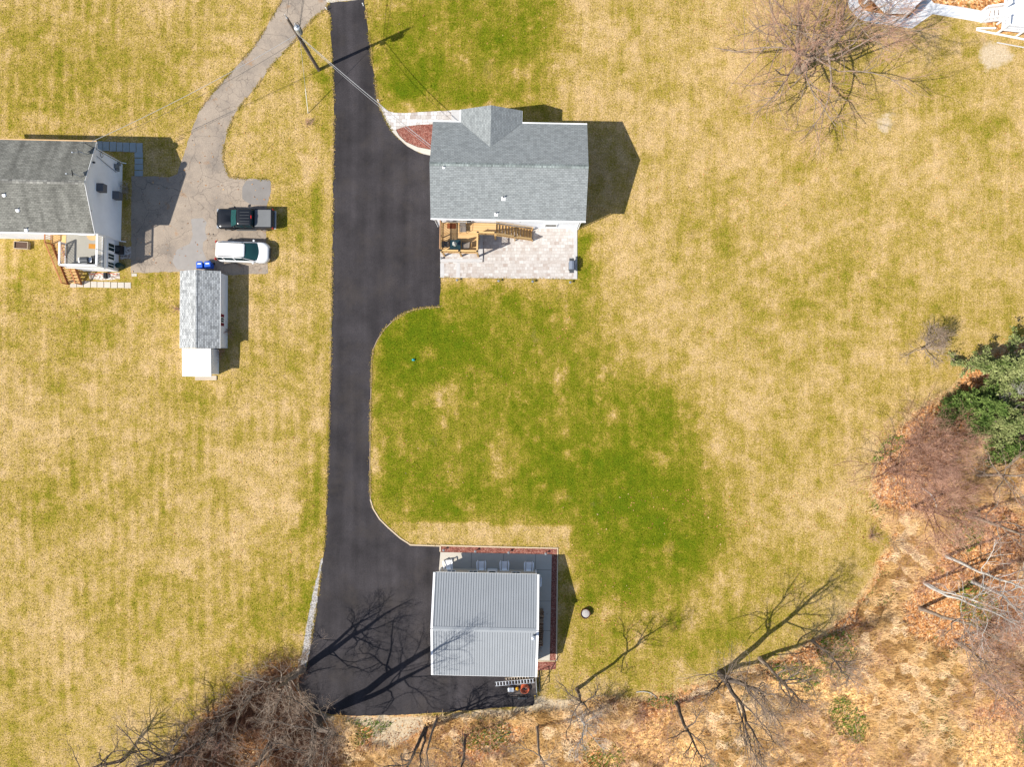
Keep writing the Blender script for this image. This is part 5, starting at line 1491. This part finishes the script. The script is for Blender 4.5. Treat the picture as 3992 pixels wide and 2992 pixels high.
def bare_tree(seed, H, rt, cr, label, base, group="bare trees", lean=(0, 0), stems=1, low=.3, limbs=14, dens=1.0, bark="bark", twig="twig", horiz=.55, tw=1.0, name="bare_tree", cat="tree", lt=1.0, lean2=None, k1=7, k2=6, k3=4):
    """trunk (with its leaders) and a twiggy crown; base in photo pixels"""
    rng = np.random.default_rng(seed)
    T = root(name, G(*base), 0, label, cat, group)
    leans = [lean] + ([lean2] if lean2 else [])
    while len(leans) < stems: leans.append((lean[0] + rng.uniform(-2, 2), lean[1] + rng.uniform(-2, 2)))
    tp, trd = [], []
    n = 11
    for s in range(stems):
        f = np.linspace(0, 1, n)
        h = H * (.86 if s == 0 else .74)
        lx, ly = leans[s]
        wob = np.cumsum(rng.normal(0, .016 * H, (n, 2)), 0); wob -= wob[0]; wob *= f[:, None] ** .5 * .8
        pts = np.stack([lx * f ** 1.15 + wob[:, 0], ly * f ** 1.15 + wob[:, 1], h * f - .08], 1)
        tp.append(pts); trd.append(rt * (1 if s == 0 else .75) * (1 - f) ** .75 + rt * .10)
    tp, trd = np.array(tp), np.array(trd)
    trd[:, 0] *= 1.25
    V, F = tubes([(tp, trd, 9)])
    mesh_np("trunk", V, F, M[bark], T, smooth=True)
    # limbs
    p, d, r, t = spawn(rng, tp, trd, limbs, low, .98, 35, 75)
    az = rng.uniform(0, 2 * np.pi, len(p)) * .35 + np.arange(len(p)) * 2.39996
    el = np.radians(22 + 50 * ((t - low) / (1 - low)) ** 1.2 * (1.15 - horiz) + rng.uniform(-8, 12, len(p)) + (1 - horiz) * 22)
    d = np.stack([np.cos(az) * np.cos(el), np.sin(az) * np.cos(el), np.sin(el)], 1)
    tt = (t - low) / (1 - low)
    L0 = cr * (1.12 - .62 * tt) * rng.uniform(.72, 1.12, len(p))
    r = np.minimum(r * .62, rt * .5) * lt
    l1, q1 = grow(rng, p, d, L0, r, r * .22 + .006, 9, .23, .035)
    p, d, r, t = spawn(rng, l1, q1, k1, .22, .97, 28, 62, .12)
    L2 = np.repeat(L0, k1) * (.62 - .34 * t) * rng.uniform(.7, 1.2, len(p))
    r = np.minimum(r * .62, .06)
    l2, q2 = grow(rng, p, d, L2, r, r * .25 + .005, 6, .20, .03)
    kk = max(2, int(round(k2 * dens)))
    p, d, r, t = spawn(rng, l2, q2, kk, .15, .98, 25, 60, .12)
    L3 = np.repeat(L2, kk) * (.60 - .25 * t) * rng.uniform(.6, 1.2, len(p)) + .12
    r = np.minimum(r * .6, .024) * tw
    l3, q3 = grow(rng, p, d, L3, r, r * .35 + .003, 5, .22, .02)
    p, d, r, t = spawn(rng, l3, q3, k3, .15, 1.0, 22, 58, .08)
    L4 = np.repeat(L3, k3) * .55 * rng.uniform(.5, 1.3, len(p)) + .10
    r = np.full(len(p), .0075 * tw)
    l4, q4 = grow(rng, p, d, L4, r, r * .6, 3, .22, .0)
    V, F = tubes([(l1, q1, 6), (l2, q2, 4)])
    c = mesh_np("limbs", V, F, M[bark], T, smooth=True)
    V, F = tubes([(l3, q3, 3), (l4, q4, 3)])
    mesh_np("crown", V, F, M[twig], T)
    return T


# north-east: the big spreading tree over the white path
bare_tree(11, 12.5, .32, 10.2, "broad bare tree with pinkish twigs spreading over the white path at the top right", (3112, 277), lean=(.6, .8), stems=2, lean2=(-3.2, 2.2), low=.20, limbs=15, dens=1.0, bark="bark", horiz=.80, twig="twig", tw=.7, k3=3, lt=.65, k1=9, k2=7)
# small leafless ornamental on the lawn
bare_tree(12, 3.2, .10, 2.5, "small pale leafless tree alone on the tan lawn at the right", (3594, 1362), lean=(.1, .9), low=.10, limbs=22, bark="bark", twig="twig_grey", horiz=.6, tw=1.2, k1=6, k2=4, k3=2)

# woodland on the right: base pixel, height, crown radius, lean ...
WOOD = [
    (21, (3455, 1834), 8.5, .12, 5.8, "bushy brown bare tree at the lawn edge below the evergreens", dict(low=.12, limbs=18, stems=2, k3=3, dens=.8, tw=.7, bark="twig_dark", horiz=.75)),
    (22, (3530, 1724), 8.0, .11, 5.4, "bushy bare tree with reddish twigs close under the dark evergreen", dict(low=.12, limbs=16, stems=2, k3=3, dens=.8, tw=.7, bark="twig_dark", horiz=.75)),
    (23, (3555, 1975), 8.5, .12, 5.6, "reddish bare tree in the middle of the orange leaf litter on the right", dict(low=.15, limbs=15, stems=2, k3=3, dens=.8, tw=.7, bark="twig_dark", horiz=.7)),
    (24, (3690, 2170), 13.5, .15, 4.5, "tall pale-trunked bare tree casting the long straight shadow on the leaf litter", dict(bark="bark_pale", lean=(.5, 0), low=.4, limbs=11)),
    (25, (3604, 2274), 13.5, .135, 4.2, "forked pale-trunked bare tree at the inner corner of the woodland edge", dict(bark="bark_pale", stems=2, lean=(.6, -.4), lean2=(1.6, 0.2), low=.42, limbs=8)),
    (26, (3588, 2375), 12.5, .17, 4.6, "crooked grey bare tree with its bent trunk below the forked pale tree", dict(bark="bark", lean=(.3, .5), low=.36, limbs=12, twig="twig")),
    (27, (3722, 2500), 8.0, .13, 4.3, "low twiggy bare tree with pinkish haze in the lower right thicket", dict(low=.10, limbs=18, stems=2, horiz=.8)),
    (28, (3770, 2010), 11.0, .18, 4.6, "bare tree with upright branches near the right edge, above the white-barked one", dict(low=.3, limbs=12)),
    (29, (3790, 2270), 12.0, .17, 4.4, "white-barked bare tree spreading pale branches near the right edge", dict(bark="bark_pale", twig="twig", k3=3, low=.34, limbs=12, lean=(-.8, .5))),
    (30, (3800, 1850), 10.0, .16, 4.0, "thin bare tree just below the lowest evergreen at the right edge", dict(low=.3, limbs=12)),
    (31, (3810, 2640), 7.0, .12, 4.0, "low spreading bare tree with grey-pink twigs in the lower right corner", dict(low=.10, limbs=14, stems=2, horiz=.85)),
    (32, (3900, 1478), 9.0, .11, 4.2, "white-branched bare tree growing among the evergreens", dict(bark="bark_pale", twig="twig_pale", low=.4, limbs=13, lean=(-.6, .2), horiz=.9)),
]
for sd_, b, h, rt, cr, lb, kw in WOOD:
    bare_tree(sd_, h, rt, cr, lb, b, "bare woodland trees on the right", **{**dict(dens=.55, tw=.75, k3=2, lt=.7), **kw})

SOUTH = [
    (41, (2249, 2689), 12.6, .16, 3.6, "slender leaning bare tree at the sandy edge behind the garage", dict(lean=(.4, 2.6), low=.45, limbs=9, bark="bark_dark", twig="twig_grey", dens=.6)),
    (42, (2637, 2743), 11.5, .17, 3.4, "slim dark bare tree left of the big forked one on the lawn edge", dict(lean=(-.2, -.4), low=.45, limbs=9, bark="bark_dark", twig="twig_grey", dens=.6)),
    (43, (2808, 2626), 16.5, .27, 6.4, "big forked bare tree throwing the longest branching shadow over the lawn", dict(lean=(.4, 3.8), stems=2, lean2=(.9, -.9), low=.34, limbs=9, bark="bark_dark", twig="twig_grey", dens=.9, horiz=.5, lt=.75, k1=8)),
    (44, (2962, 2569), 11.5, .17, 3.8, "grey bare tree on the lawn edge just right of the big forked one", dict(lean=(.6, -.8), low=.34, limbs=11, bark="bark", twig="twig_grey", dens=.7)),
    (45, (3166, 2499), 10.5, .12, 3.2, "thin leaning bare tree at the lawn edge, right of the grey one", dict(lean=(.4, -.8), low=.45, limbs=9, bark="bark", twig="twig_grey", dens=.6)),
    (46, (1664, 2830), 11.0, .17, 3.6, "dark bare trunk at the bottom edge, left of its thinner neighbour behind the asphalt", dict(lean=(-1.4, -1.2), stems=2, lean2=(-.2, -1.0), low=.5, limbs=6, bark="bark_dark", twig="twig_grey", dens=.5)),
    (47, (1705, 2797), 11.5, .11, 3.0, "thin crooked bare trunk rising from the asphalt's lower edge", dict(lean=(.2, -.4), low=.5, limbs=8, bark="bark", twig="twig_grey", dens=.5)),
    (48, (1816, 2865), 10.0, .14, 3.2, "dark bare trunk at the bottom edge among green herbs", dict(lean=(-.2, -.6), low=.5, limbs=8, bark="bark_dark", twig="twig_grey", dens=.5)),
    (49, (2093, 2827), 10.0, .13, 3.2, "bare grey trunk at the bottom edge below the garage's back corner", dict(lean=(.2, -.6), low=.5, limbs=8, bark="bark", twig="twig_grey", dens=.5)),
    (50, (2265, 2790), 6.5, .10, 3.0, "low lichen-pale bare tree under the slender leaning one", dict(lean=(-.2, .3), low=.2, limbs=10, bark="bark_pale", twig="twig_pale", dens=.4, horiz=.8)),
]
for sd_, b, h, rt, cr, lb, kw in SOUTH:
    bare_tree(sd_, h, rt, cr, lb, b, "bare trees along the lower lawn edge", **{**dict(k3=3, tw=.85), **kw})

WEST = [
    (61, (1238, 2800), 16.5, .38, 6.4, "large bare tree leaning over the driveway's lower end", dict(lean=(5.0, 4.6), stems=2, lean2=(2.0, 2.6), low=.34, limbs=11, bark="bark_dark", twig="twig_grey", dens=.75, horiz=.45)),
    (62, (1180, 2610), 12.5, .27, 5.0, "bare tree at the driveway's left edge shading the asphalt with fine branches", dict(lean=(1.2, 3.2), stems=2, lean2=(-.6, 1.6), low=.26, limbs=9, bark="bark", twig="twig_grey", dens=.45, k1=6)),
    (63, (745, 2925), 9.5, .20, 6.3, "wide bare tree reaching left over the lawn from the bottom edge", dict(lean=(-3.4, 1.6), stems=2, lean2=(1.0, 1.5), low=.26, limbs=11, lt=.9, bark="bark_dark", twig="twig_grey", dens=.45, horiz=.8, tw=.8)),
    (64, (650, 2990), 8.0, .17, 5.6, "bare tree at the bottom edge, left of the brown thicket", dict(lean=(-2.5, .6), low=.24, limbs=12, bark="bark", twig="twig_grey", dens=.45, horiz=.8, tw=.8)),
    (65, (990, 2700), 9.5, .13, 4.2, "forked bare tree in the middle of the brown thicket", dict(lean=(.8, -.6), low=.2, limbs=8, stems=2, bark="bark", twig="twig_grey", dens=.3, horiz=.6, tw=.75, k1=5)),
    (66, (1060, 2880), 8.5, .14, 4.2, "grey twiggy bare tree low in the brown thicket by the gravel", dict(lean=(.3, -.3), low=.14, limbs=9, stems=2, bark="bark", twig="twig_grey", dens=.3, horiz=.6, tw=.75, k1=5)),
    (68, (480, 2965), 7.5, .15, 5.4, "bare tree at the bottom edge, farthest left over the tan lawn", dict(lean=(-2.4, 2.0), low=.24, limbs=9, lt=.9, bark="bark_dark", twig="twig_grey", dens=.4, horiz=.8, k1=6, tw=.8)),
    (69, (930, 3030), 8.5, .15, 5.0, "bare brown tree at the bottom edge in the middle of the thicket", dict(lean=(-.5, 1.6), low=.22, limbs=9, bark="bark_dark", twig="twig", dens=.4, horiz=.7, k1=6, tw=.8)),
    (67, (870, 2790), 7.5, .13, 3.8, "dark bare tree with drooping limbs in the brown thicket", dict(low=.16, limbs=8, k1=5, stems=2, bark="bark_dark", twig="twig", dens=.35, horiz=.8, tw=.8)),
]
for sd_, b, h, rt, cr, lb, kw in WEST:
    bare_tree(sd_, h, rt, cr, lb, b, "bare trees in the lower left thicket", **{**dict(k3=3, tw=.8, lt=.55), **kw})


def evergreen(seed, base, H, cr, label, mat_n="needle", lean=(0, 0), n_tuft=6500):
    rng = np.random.default_rng(seed)
    T = root("evergreen_tree", G(*base), 0, label, "tree", "evergreens at the right edge")
    n = 8; f = np.linspace(0, 1, n)
    tp = np.stack([lean[0] * f, lean[1] * f, H * f - .05], 1)[None]
    tr_ = (.19 * (1 - f) + .03)[None]
    V, F = tubes([(tp, tr_, 8)])
    mesh_np("trunk", V, F, M["bark"], T, smooth=True)
    p, d, r, t = spawn(rng, tp, tr_, 46, .10, .99, 70, 95)
    L0 = cr * (1.08 - t) ** .75 * rng.uniform(.55, 1.15, len(p))
    b, q = grow(rng, p, d, L0, np.full(len(p), .045), np.full(len(p), .008), 7, .12, -.015)
    p, d, r, t = spawn(rng, b, q, 6, .3, 1.0, 35, 70)
    b2, q2 = grow(rng, p, d, np.repeat(L0, 6) * .42 * rng.uniform(.6, 1.1, len(p)), np.full(len(p), .016), np.full(len(p), .005), 4, .15, .02)
    V, F = tubes([(b, q, 4), (b2, q2, 3)])
    mesh_np("limbs", V, F, M["bark"], T)
    # leaf-sized needle sprays along the branchlets, in clumps
    src = np.concatenate([b2.reshape(-1, 3), b[:, 3:].reshape(-1, 3)])
    c = src[rng.integers(0, len(src), n_tuft)] + rng.normal(0, .13, (n_tuft, 3))
    k = 3
    c = np.repeat(c, k, 0) + rng.normal(0, .05, (n_tuft * k, 3))
    d1 = norm(rng.normal(0, 1, c.shape) + np.array([0, 0, .35])); rv = norm(rng.normal(0, 1, c.shape)); d2 = norm(np.cross(d1, rv))
    s1 = rng.uniform(.09, .24, (len(c), 1)); s2 = s1 * rng.uniform(.22, .4, (len(c), 1))
    V = np.stack([c - d2 * s2, c + d2 * s2, c + d1 * s1 + d2 * s2 * .3, c + d1 * s1 - d2 * s2 * .3], 1).reshape(-1, 3)
    F = np.arange(len(V)).reshape(-1, 4)
    mesh_np("crown", V, F, M[mat_n], T)


evergreen(71, (3830, 1445), 7.0, 3.8, "largest light green evergreen at the right edge", "needle", n_tuft=15000)
evergreen(72, (3728, 1588), 6.0, 2.9, "dark green evergreen on the lawn's edge below the largest one", "needle_d", n_tuft=8500)
evergreen(73, (3830, 1640), 5.5, 2.8, "mid-sized evergreen behind the dark green one, toward the right edge", "needle", n_tuft=7500)
evergreen(74, (3870, 1738), 4.5, 1.9, "small separate evergreen, lowest of the evergreens", "needle_d", n_tuft=3200)


# ------------------------------------------------------------------ shrubs, thicket, dry grass, leaves
def in_woods(px, py):
    return pip(np.asarray(px) / K, np.asarray(py) / K, WOODS)


def stems(rng, B, h0, h1, spread, n, r, wander=.1):
    m = len(B)
    d = norm(np.stack([rng.normal(0, spread, m), rng.normal(0, spread, m), np.ones(m)], 1))
    return grow(rng, B, d, rng.uniform(h0, h1, m), np.full(m, r), np.full(m, r * .4), n, wander, .02)


def shrub(seed, px, py, h, n, label, twig="twig", group="bare shrubs", spread=.55):
    rng = np.random.default_rng(seed)
    T = root("bare_shrub", G(px, py), 0, label, "shrub", group)
    B = np.concatenate([rng.normal(0, .12, (n, 2)), np.full((n, 1), -.03)], 1)
    a, qa = stems(rng, B, h * .6, h * 1.1, spread, 6, .013)
    p, d, r, t = spawn(rng, a, qa, 7, .25, 1.0, 20, 55)
    b, qb = grow(rng, p, d, h * .38 * rng.uniform(.5, 1.2, len(p)), np.full(len(p), .008), np.full(len(p), .005), 4, .18, .02)
    V, F = tubes([(a, qa, 4)])
    mesh_np("stems", V, F, M["bark"], T)
    V, F = tubes([(b, qb, 3)])
    mesh_np("twigs", V, F, M[twig], T)


shrub(81, 893, 1290, 1.3, 16, "leafless vine-like shrub against the shed's shaded wall under the shutters")
shrub(82, 866, 1375, 1.2, 14, "leafless shrub in the corner between the shed and the lean-to")
shrub(83, 696, 1205, .9, 18, "thin reddish shrub at the sunny west side of the shed")
shrub(84, 497, 745, 1.0, 26, "pale dry bush in the shadow strip beside the white house wall", "twig_pale")
shrub(85, 1204, 482, .7, 16, "small dry weed clump on the strip below the guy wire")
shrub(86, 2098, 2520, .7, 14, "dry twig bundle at the lower end of the firewood stack", "twig_grey")
for i, (x, y, lb) in enumerate(((3395, 2090, "leafless shrub on the boundary between lawn and orange leaf litter, the upper one"), (3480, 2120, "leafless shrub with green weeds at its foot near the leaf litter"), (2480, 2780, "tan shrub clump right of the sandy patch"), (2900, 2850, "grey shrub under the big forked tree at the bottom"),
                                (3120, 2760, "brownish shrub among dry grass in the lower right"), (3290, 2600, "shrub below the thin leaning tree"), (1450, 2900, "shrub in the sandy litter below the driveway end"), (1980, 2920, "shrub between the bare trunks at the bottom edge"))):
    shrub(90 + i, x, y, 1.3 + .2 * (i % 3), 22, lb, ("twig", "twig_grey")[i % 2], "shrubs at the woodland edge", .7)


def stuff_object(name, V, F, m, label, cat):
    o = mesh_np(name, V, F, m)
    return tag(o, label, cat, kind="stuff")


def scatter(rng, n, box, keep):
    out = np.zeros((0, 2))
    while len(out) < n:
        p = np.stack([rng.uniform(box[0], box[1], n), rng.uniform(box[2], box[3], n)], 1)
        out = np.concatenate([out, p[keep(p[:, 0], p[:, 1])]])
    return out[:n]


def to_w(P): return np.stack([(P[:, 0] - 1996) / PPM, (1496 - P[:, 1]) / PPM], 1)


def noise2(P, sc, seed):
    rg = np.random.default_rng(seed); v = np.zeros(len(P))
    for k in range(7):
        a = rg.uniform(0, 6.28); f = sc * rg.uniform(.6, 1.7)
        v += np.sin((P[:, 0] * math.cos(a) + P[:, 1] * math.sin(a)) * f + rg.uniform(0, 6.28))
    return v / 2.65


rng = np.random.default_rng(5)
# thicket at the lower left
LEFT = lambda x, y: in_woods(x - 25 + rng.normal(0, 55, len(x)), y + rng.normal(0, 55, len(x))) & (x < 1330) & ~pip(x, y, DRIVE) & (noise2(np.stack([x, y], 1), .014, 3) > -.9)
B = to_w(scatter(rng, 7500, (250, 1330, 2520, 3120), LEFT)); B = np.concatenate([B, np.zeros((len(B), 1))], 1)
a, qa = stems(rng, B, .5, 1.9, .5, 5, .010, .14)
p, d, r, t = spawn(rng, a, qa, 5, .3, 1.0, 20, 60)
b, qb = grow(rng, p, d, rng.uniform(.2, .7, len(p)), np.full(len(p), .007), np.full(len(p), .005), 3, .2, .0)
V, F = tubes([(a, qa, 3), (b, qb, 3)])
stuff_object("thicket", V, F, M["twig_dark"], "dense brown leafless thicket in the lower left corner", "thicket")
# brush on the right woodland floor
RIGHT = lambda x, y: in_woods(x - 40, y) & (x > 1400) & ~pip(x, y, DRIVE) & (noise2(np.stack([x, y], 1), .010, 8) > .0)
B = to_w(scatter(rng, 6500, (1400, 4150, 1300, 3120), RIGHT)); B = np.concatenate([B, np.zeros((len(B), 1))], 1)
a, qa = stems(rng, B, .4, 1.5, .6, 5, .009, .14)
p, d, r, t = spawn(rng, a, qa, 4, .3, 1.0, 20, 60)
b, qb = grow(rng, p, d, rng.uniform(.2, .6, len(p)), np.full(len(p), .0065), np.full(len(p), .005), 3, .2, .0)
V, F = tubes([(a, qa, 3), (b, qb, 3)])
stuff_object("brushwood", V, F, M["twig"], "loose leafless brushwood under the right-hand trees", "brushwood")


def blades(rng, P, hmin, hmax, wid, lay, dirn):
    """bent grass blades: two quads each"""
    n = len(P)
    az = rng.normal(dirn, 1.1, n); h = rng.uniform(hmin, hmax, n); w = wid * rng.uniform(.6, 1.3, n)
    d = np.stack([np.cos(az), np.sin(az), np.zeros(n)], 1); s = np.stack([-np.sin(az), np.cos(az), np.zeros(n)], 1)
    l = rng.uniform(.4, 1.0, n) * lay
    b = np.concatenate([P, np.zeros((n, 1))], 1)
    m = b + d * (h * l * .35)[:, None] + np.array([0, 0, 1]) * (h * (1 - .35 * l))[:, None] * .6
    t = b + d * (h * l)[:, None] + np.array([0, 0, 1]) * (h * (1 - .7 * l))[:, None]
    w = w[:, None]
    V = np.stack([b - s * w, b + s * w, m - s * w * .8, m + s * w * .8, t - s * w * .25, t + s * w * .25], 1).reshape(-1, 3)
    o = (np.arange(n) * 6)[:, None]
    F = np.concatenate([o + np.array([0, 1, 3, 2]), o + np.array([2, 3, 5, 4])])
    return V, F


DRYF = lambda x, y: in_woods(x, y) & (x > 1300) & ~pip(x, y, DRIVE) & (noise2(np.stack([x, y], 1), .012, 21) > .15 - (y > 2560) * .55)
P = to_w(scatter(rng, 30000, (1300, 4100, 1500, 3100), DRYF))
Cn = to_w(scatter(rng, 1500, (1300, 4100, 1700, 3100), DRYF)); rr = rng.uniform(.25, .8, len(Cn))
Q = np.repeat(Cn, 60, 0) + rng.normal(0, .45, (len(Cn) * 60, 2)) * np.repeat(rr, 60)[:, None]
V, F = blades(rng, np.concatenate([P, Q]), .35, 1.15, .014, .95, .8)
stuff_object("dry_grass", V, F, M["straw"], "flattened tan dry grass along the woodland edge", "dry grass")
LFF = lambda x, y: in_woods(x + rng.normal(0, 25, len(x)), y + rng.normal(0, 25, len(x))) & ~pip(x, y, DRIVE)
P = to_w(np.concatenate([scatter(rng, 42000, (200, 4100, 1300, 3100), LFF), scatter(rng, 1500, (0, 3990, 0, 2990), lambda x, y: (noise2(np.stack([x, y], 1), .006, 12) > .3) & ~pip(x, y, DRIVE)), scatter(rng, 900, (2250, 3700, 1900, 2900), lambda x, y: noise2(np.stack([x, y], 1), .008, 13) > .1)])); n = len(P)
c = np.concatenate([P, rng.uniform(.01, .06, (n, 1))], 1)
d1 = norm(np.concatenate([rng.normal(0, 1, (n, 2)), rng.normal(0, .45, (n, 1))], 1)); d2 = norm(np.cross(d1, norm(rng.normal(0, .4, (n, 3)) + np.array([0, 0, 1]))))
s = rng.uniform(.04, .10, (n, 1))
V = np.stack([c - d1 * s, c + d2 * s * .6, c + d1 * s, c - d2 * s * .6], 1).reshape(-1, 3)
stuff_object("fallen_leaves", V, np.arange(len(V)).reshape(-1, 4), M["leaf"], "orange-brown fallen leaves on the woodland floor", "leaves")
HERB = lambda x, y: in_woods(x, y) & ~pip(x, y, DRIVE) & (((x > 1300) & (noise2(np.stack([x, y], 1), .016, 33) > .62)) | pip(x, y, [(2900, 2600), (3250, 2560), (3200, 2660), (3050, 2780), (2880, 2950), (2760, 2900), (2800, 2780)]) & (noise2(np.stack([x, y], 1), .03, 5) > .1))
P = to_w(scatter(rng, 17000, (1300, 4100, 1700, 3100), HERB))
V, F = blades(rng, P, .14, .40, .032, .8, 2.0)
stuff_object("green_herbs", V, F, M["herb"], "patches of fresh green weeds on the woodland floor", "weeds")

# short grass blades over the lawn, carrying the lawn's own colours
def lawn_blades():
    gm_ = bpy.data.objects["ground"].data
    co = np.zeros(len(gm_.vertices) * 3, np.float32); gm_.vertices.foreach_get("co", co); co = co.reshape(-1, 3)
    at = np.zeros(len(co) * 4, np.float32); gm_.color_attributes["patch"].data.foreach_get("color", at); at = at.reshape(-1, 4)
    xs = np.unique(co[:, 0]); ys = np.unique(co[:, 1]); nx = len(xs)
    rg = np.random.default_rng(9)
    keep = lambda x, y: ~in_woods(x, y) & ~pip(x, y, DRIVE) & ~pip(x, y, OLD) & ~pip(x, y, [(1650, 470), (2255, 470), (2255, 1092), (1716, 1086), (1650, 600)]) & ~pip(x, y, [(1712, 2126), (2176, 2138), (2172, 2620), (1712, 2620)]) & ~((x < 560) & (y > 545) & (y < 1125)) & ~((x > 700) & (x < 895) & (y > 1050) & (y < 1485)) & ~pip(x, y, [(1470, 380), (1830, 425), (1830, 620), (1470, 620)]) & ~((x > 3290) & (y < 150))
    P = to_w(scatter(rg, 170000, (-60, 4060, -60, 3050), keep))
    V, F = blades(rg, P, .05, .15, .020, .9, 1.0)
    i = np.clip(np.searchsorted(xs, P[:, 0]), 0, nx - 1); j = np.clip(np.searchsorted(ys, P[:, 1]), 0, len(ys) - 1)
    A = at[j * nx + i].copy(); A[:, 0] = np.clip(A[:, 0] + rg.normal(0, .16, len(A)), 0, 1)
    o = mesh_np("grass_blades", V, F, M["lawn"], attr={"patch": np.repeat(A, 6, 0)})
    tag(o, "short tan and green grass blades standing on the lawn", "grass", kind="stuff")


lawn_blades()

# grass creeping over the paving edges, leaves blown onto the asphalt
def fringe():
    rg = np.random.default_rng(14); out = []
    for poly, n in ((DRIVE[:19], 5200), (DRIVE_R[5:], 2600), (OLD[6:12], 1300), (OLD[15:34], 2400), (DRIVE[-14:-2], 1500), ([(1718, 1083), (2250, 1089)], 700), ([(1591, 2119), (1717, 2128), (2174, 2139)], 700)):
        p = np.array(G2(poly)); seg = np.linalg.norm(np.diff(p, axis=0), axis=1); cum = np.concatenate([[0], np.cumsum(seg)])
        t = rg.uniform(0, cum[-1], n); x = np.interp(t, cum, p[:, 0]); y = np.interp(t, cum, p[:, 1])
        q = np.stack([x, y], 1) + rg.normal(0, .07, (n, 2)); out.append(q[noise2(q, 2.2, 4) > -.6])
    P = np.concatenate(out)
    V, F = blades(rg, P, .06, .17, .018, 1.0, 1.5)
    A = np.zeros((len(P), 4)); A[:, 0] = np.clip(rg.normal(.30, .2, len(P)), 0, 1); A[:, 3] = 1
    tag(mesh_np("grass_fringe", V, F, M["lawn"], attr={"patch": np.repeat(A, 6, 0)}), "ragged fringe of grass along the paving edges", "grass", kind="stuff")


fringe()


def fallen(a, b, r, m, label, bend=.15, sd_=1):
    rg = np.random.default_rng(sd_)
    p, q = G(*a), G(*b); n = 7
    T = root("fallen_branch", p, 0, label, "branch", "fallen branches and sticks")
    f = np.linspace(0, 1, n); v = np.array(q - p); L = np.linalg.norm(v)
    pts = f[:, None] * v[None] + np.stack([-v[1] * bend * np.sin(f * 3.1), v[0] * bend * np.sin(f * 3.1), r + .05 * np.sin(f * 3.1)], 1)
    rad = r * (1 - .55 * f)
    V, F = tubes([(pts[None], rad[None], 7)])
    mesh_np("stem", V, F, M[m], T, smooth=True)
    c, d, rr_, t = spawn(rg, pts[None], rad[None], 5, .35, 1, 25, 60, .15)
    b2, q2 = grow(rg, c, d, L * rg.uniform(.15, .35, len(c)), rr_ * .5, rr_ * .2, 5, .15, -.02)
    V, F = tubes([(b2, q2, 4)])
    mesh_np("side_branches", V, F, M[m], T)


for i, (a, b, r, m, l) in enumerate((((3592, 1904), (3651, 1990), .07, "bark_pale", "pale fallen branch on the orange leaves below the bushy trees"), ((840, 2951), (890, 2858), .09, "bark_pale", "curved pinkish fallen limb in the lower left thicket"),
                                     ((954, 2647), (1041, 2712), .08, "bark_pale", "straight pale fallen limb at the upper side of the thicket"), ((3617, 2521), (3650, 2535), .06, "bark_pale", "short pale broken branch in the dry grass"),
                                     ((3545, 2955), (3625, 2915), .05, "bark_dark", "thin dark fallen branch in the dry grass near the bottom right"), ((2480, 2700), (2560, 2722), .05, "bark_pale", "whitish stick on the leaves at the lawn's lower edge"),
                                     ((1950, 2880), (2010, 2860), .05, "bark_dark", "dark stick among green weeds at the bottom edge"))):
    fallen(a, b, r, m, l, sd_=i)

# sticks lying on the woodland floor
SF = lambda x, y: in_woods(x - 10, y) & ~pip(x, y, DRIVE) & (noise2(np.stack([x, y], 1), .012, 44) > -.5)
B = to_w(scatter(rng, 4200, (300, 4050, 1400, 3050), SF)); n = len(B)
B = np.concatenate([B, rng.uniform(.03, .25, (n, 1))], 1)
d = norm(np.concatenate([rng.normal(0, 1, (n, 2)), rng.normal(0, .12, (n, 1))], 1))
a, qa = grow(rng, B, d, rng.gamma(2.0, .35, n) + .2, rng.uniform(.008, .024, n), np.full(n, .006), 5, .12, -.01)
V, F = tubes([(a, qa, 4)])
stuff_object("stick_litter", V, F, M["twig_grey"], "loose sticks strewn over the leaf litter and dry grass", "sticks")
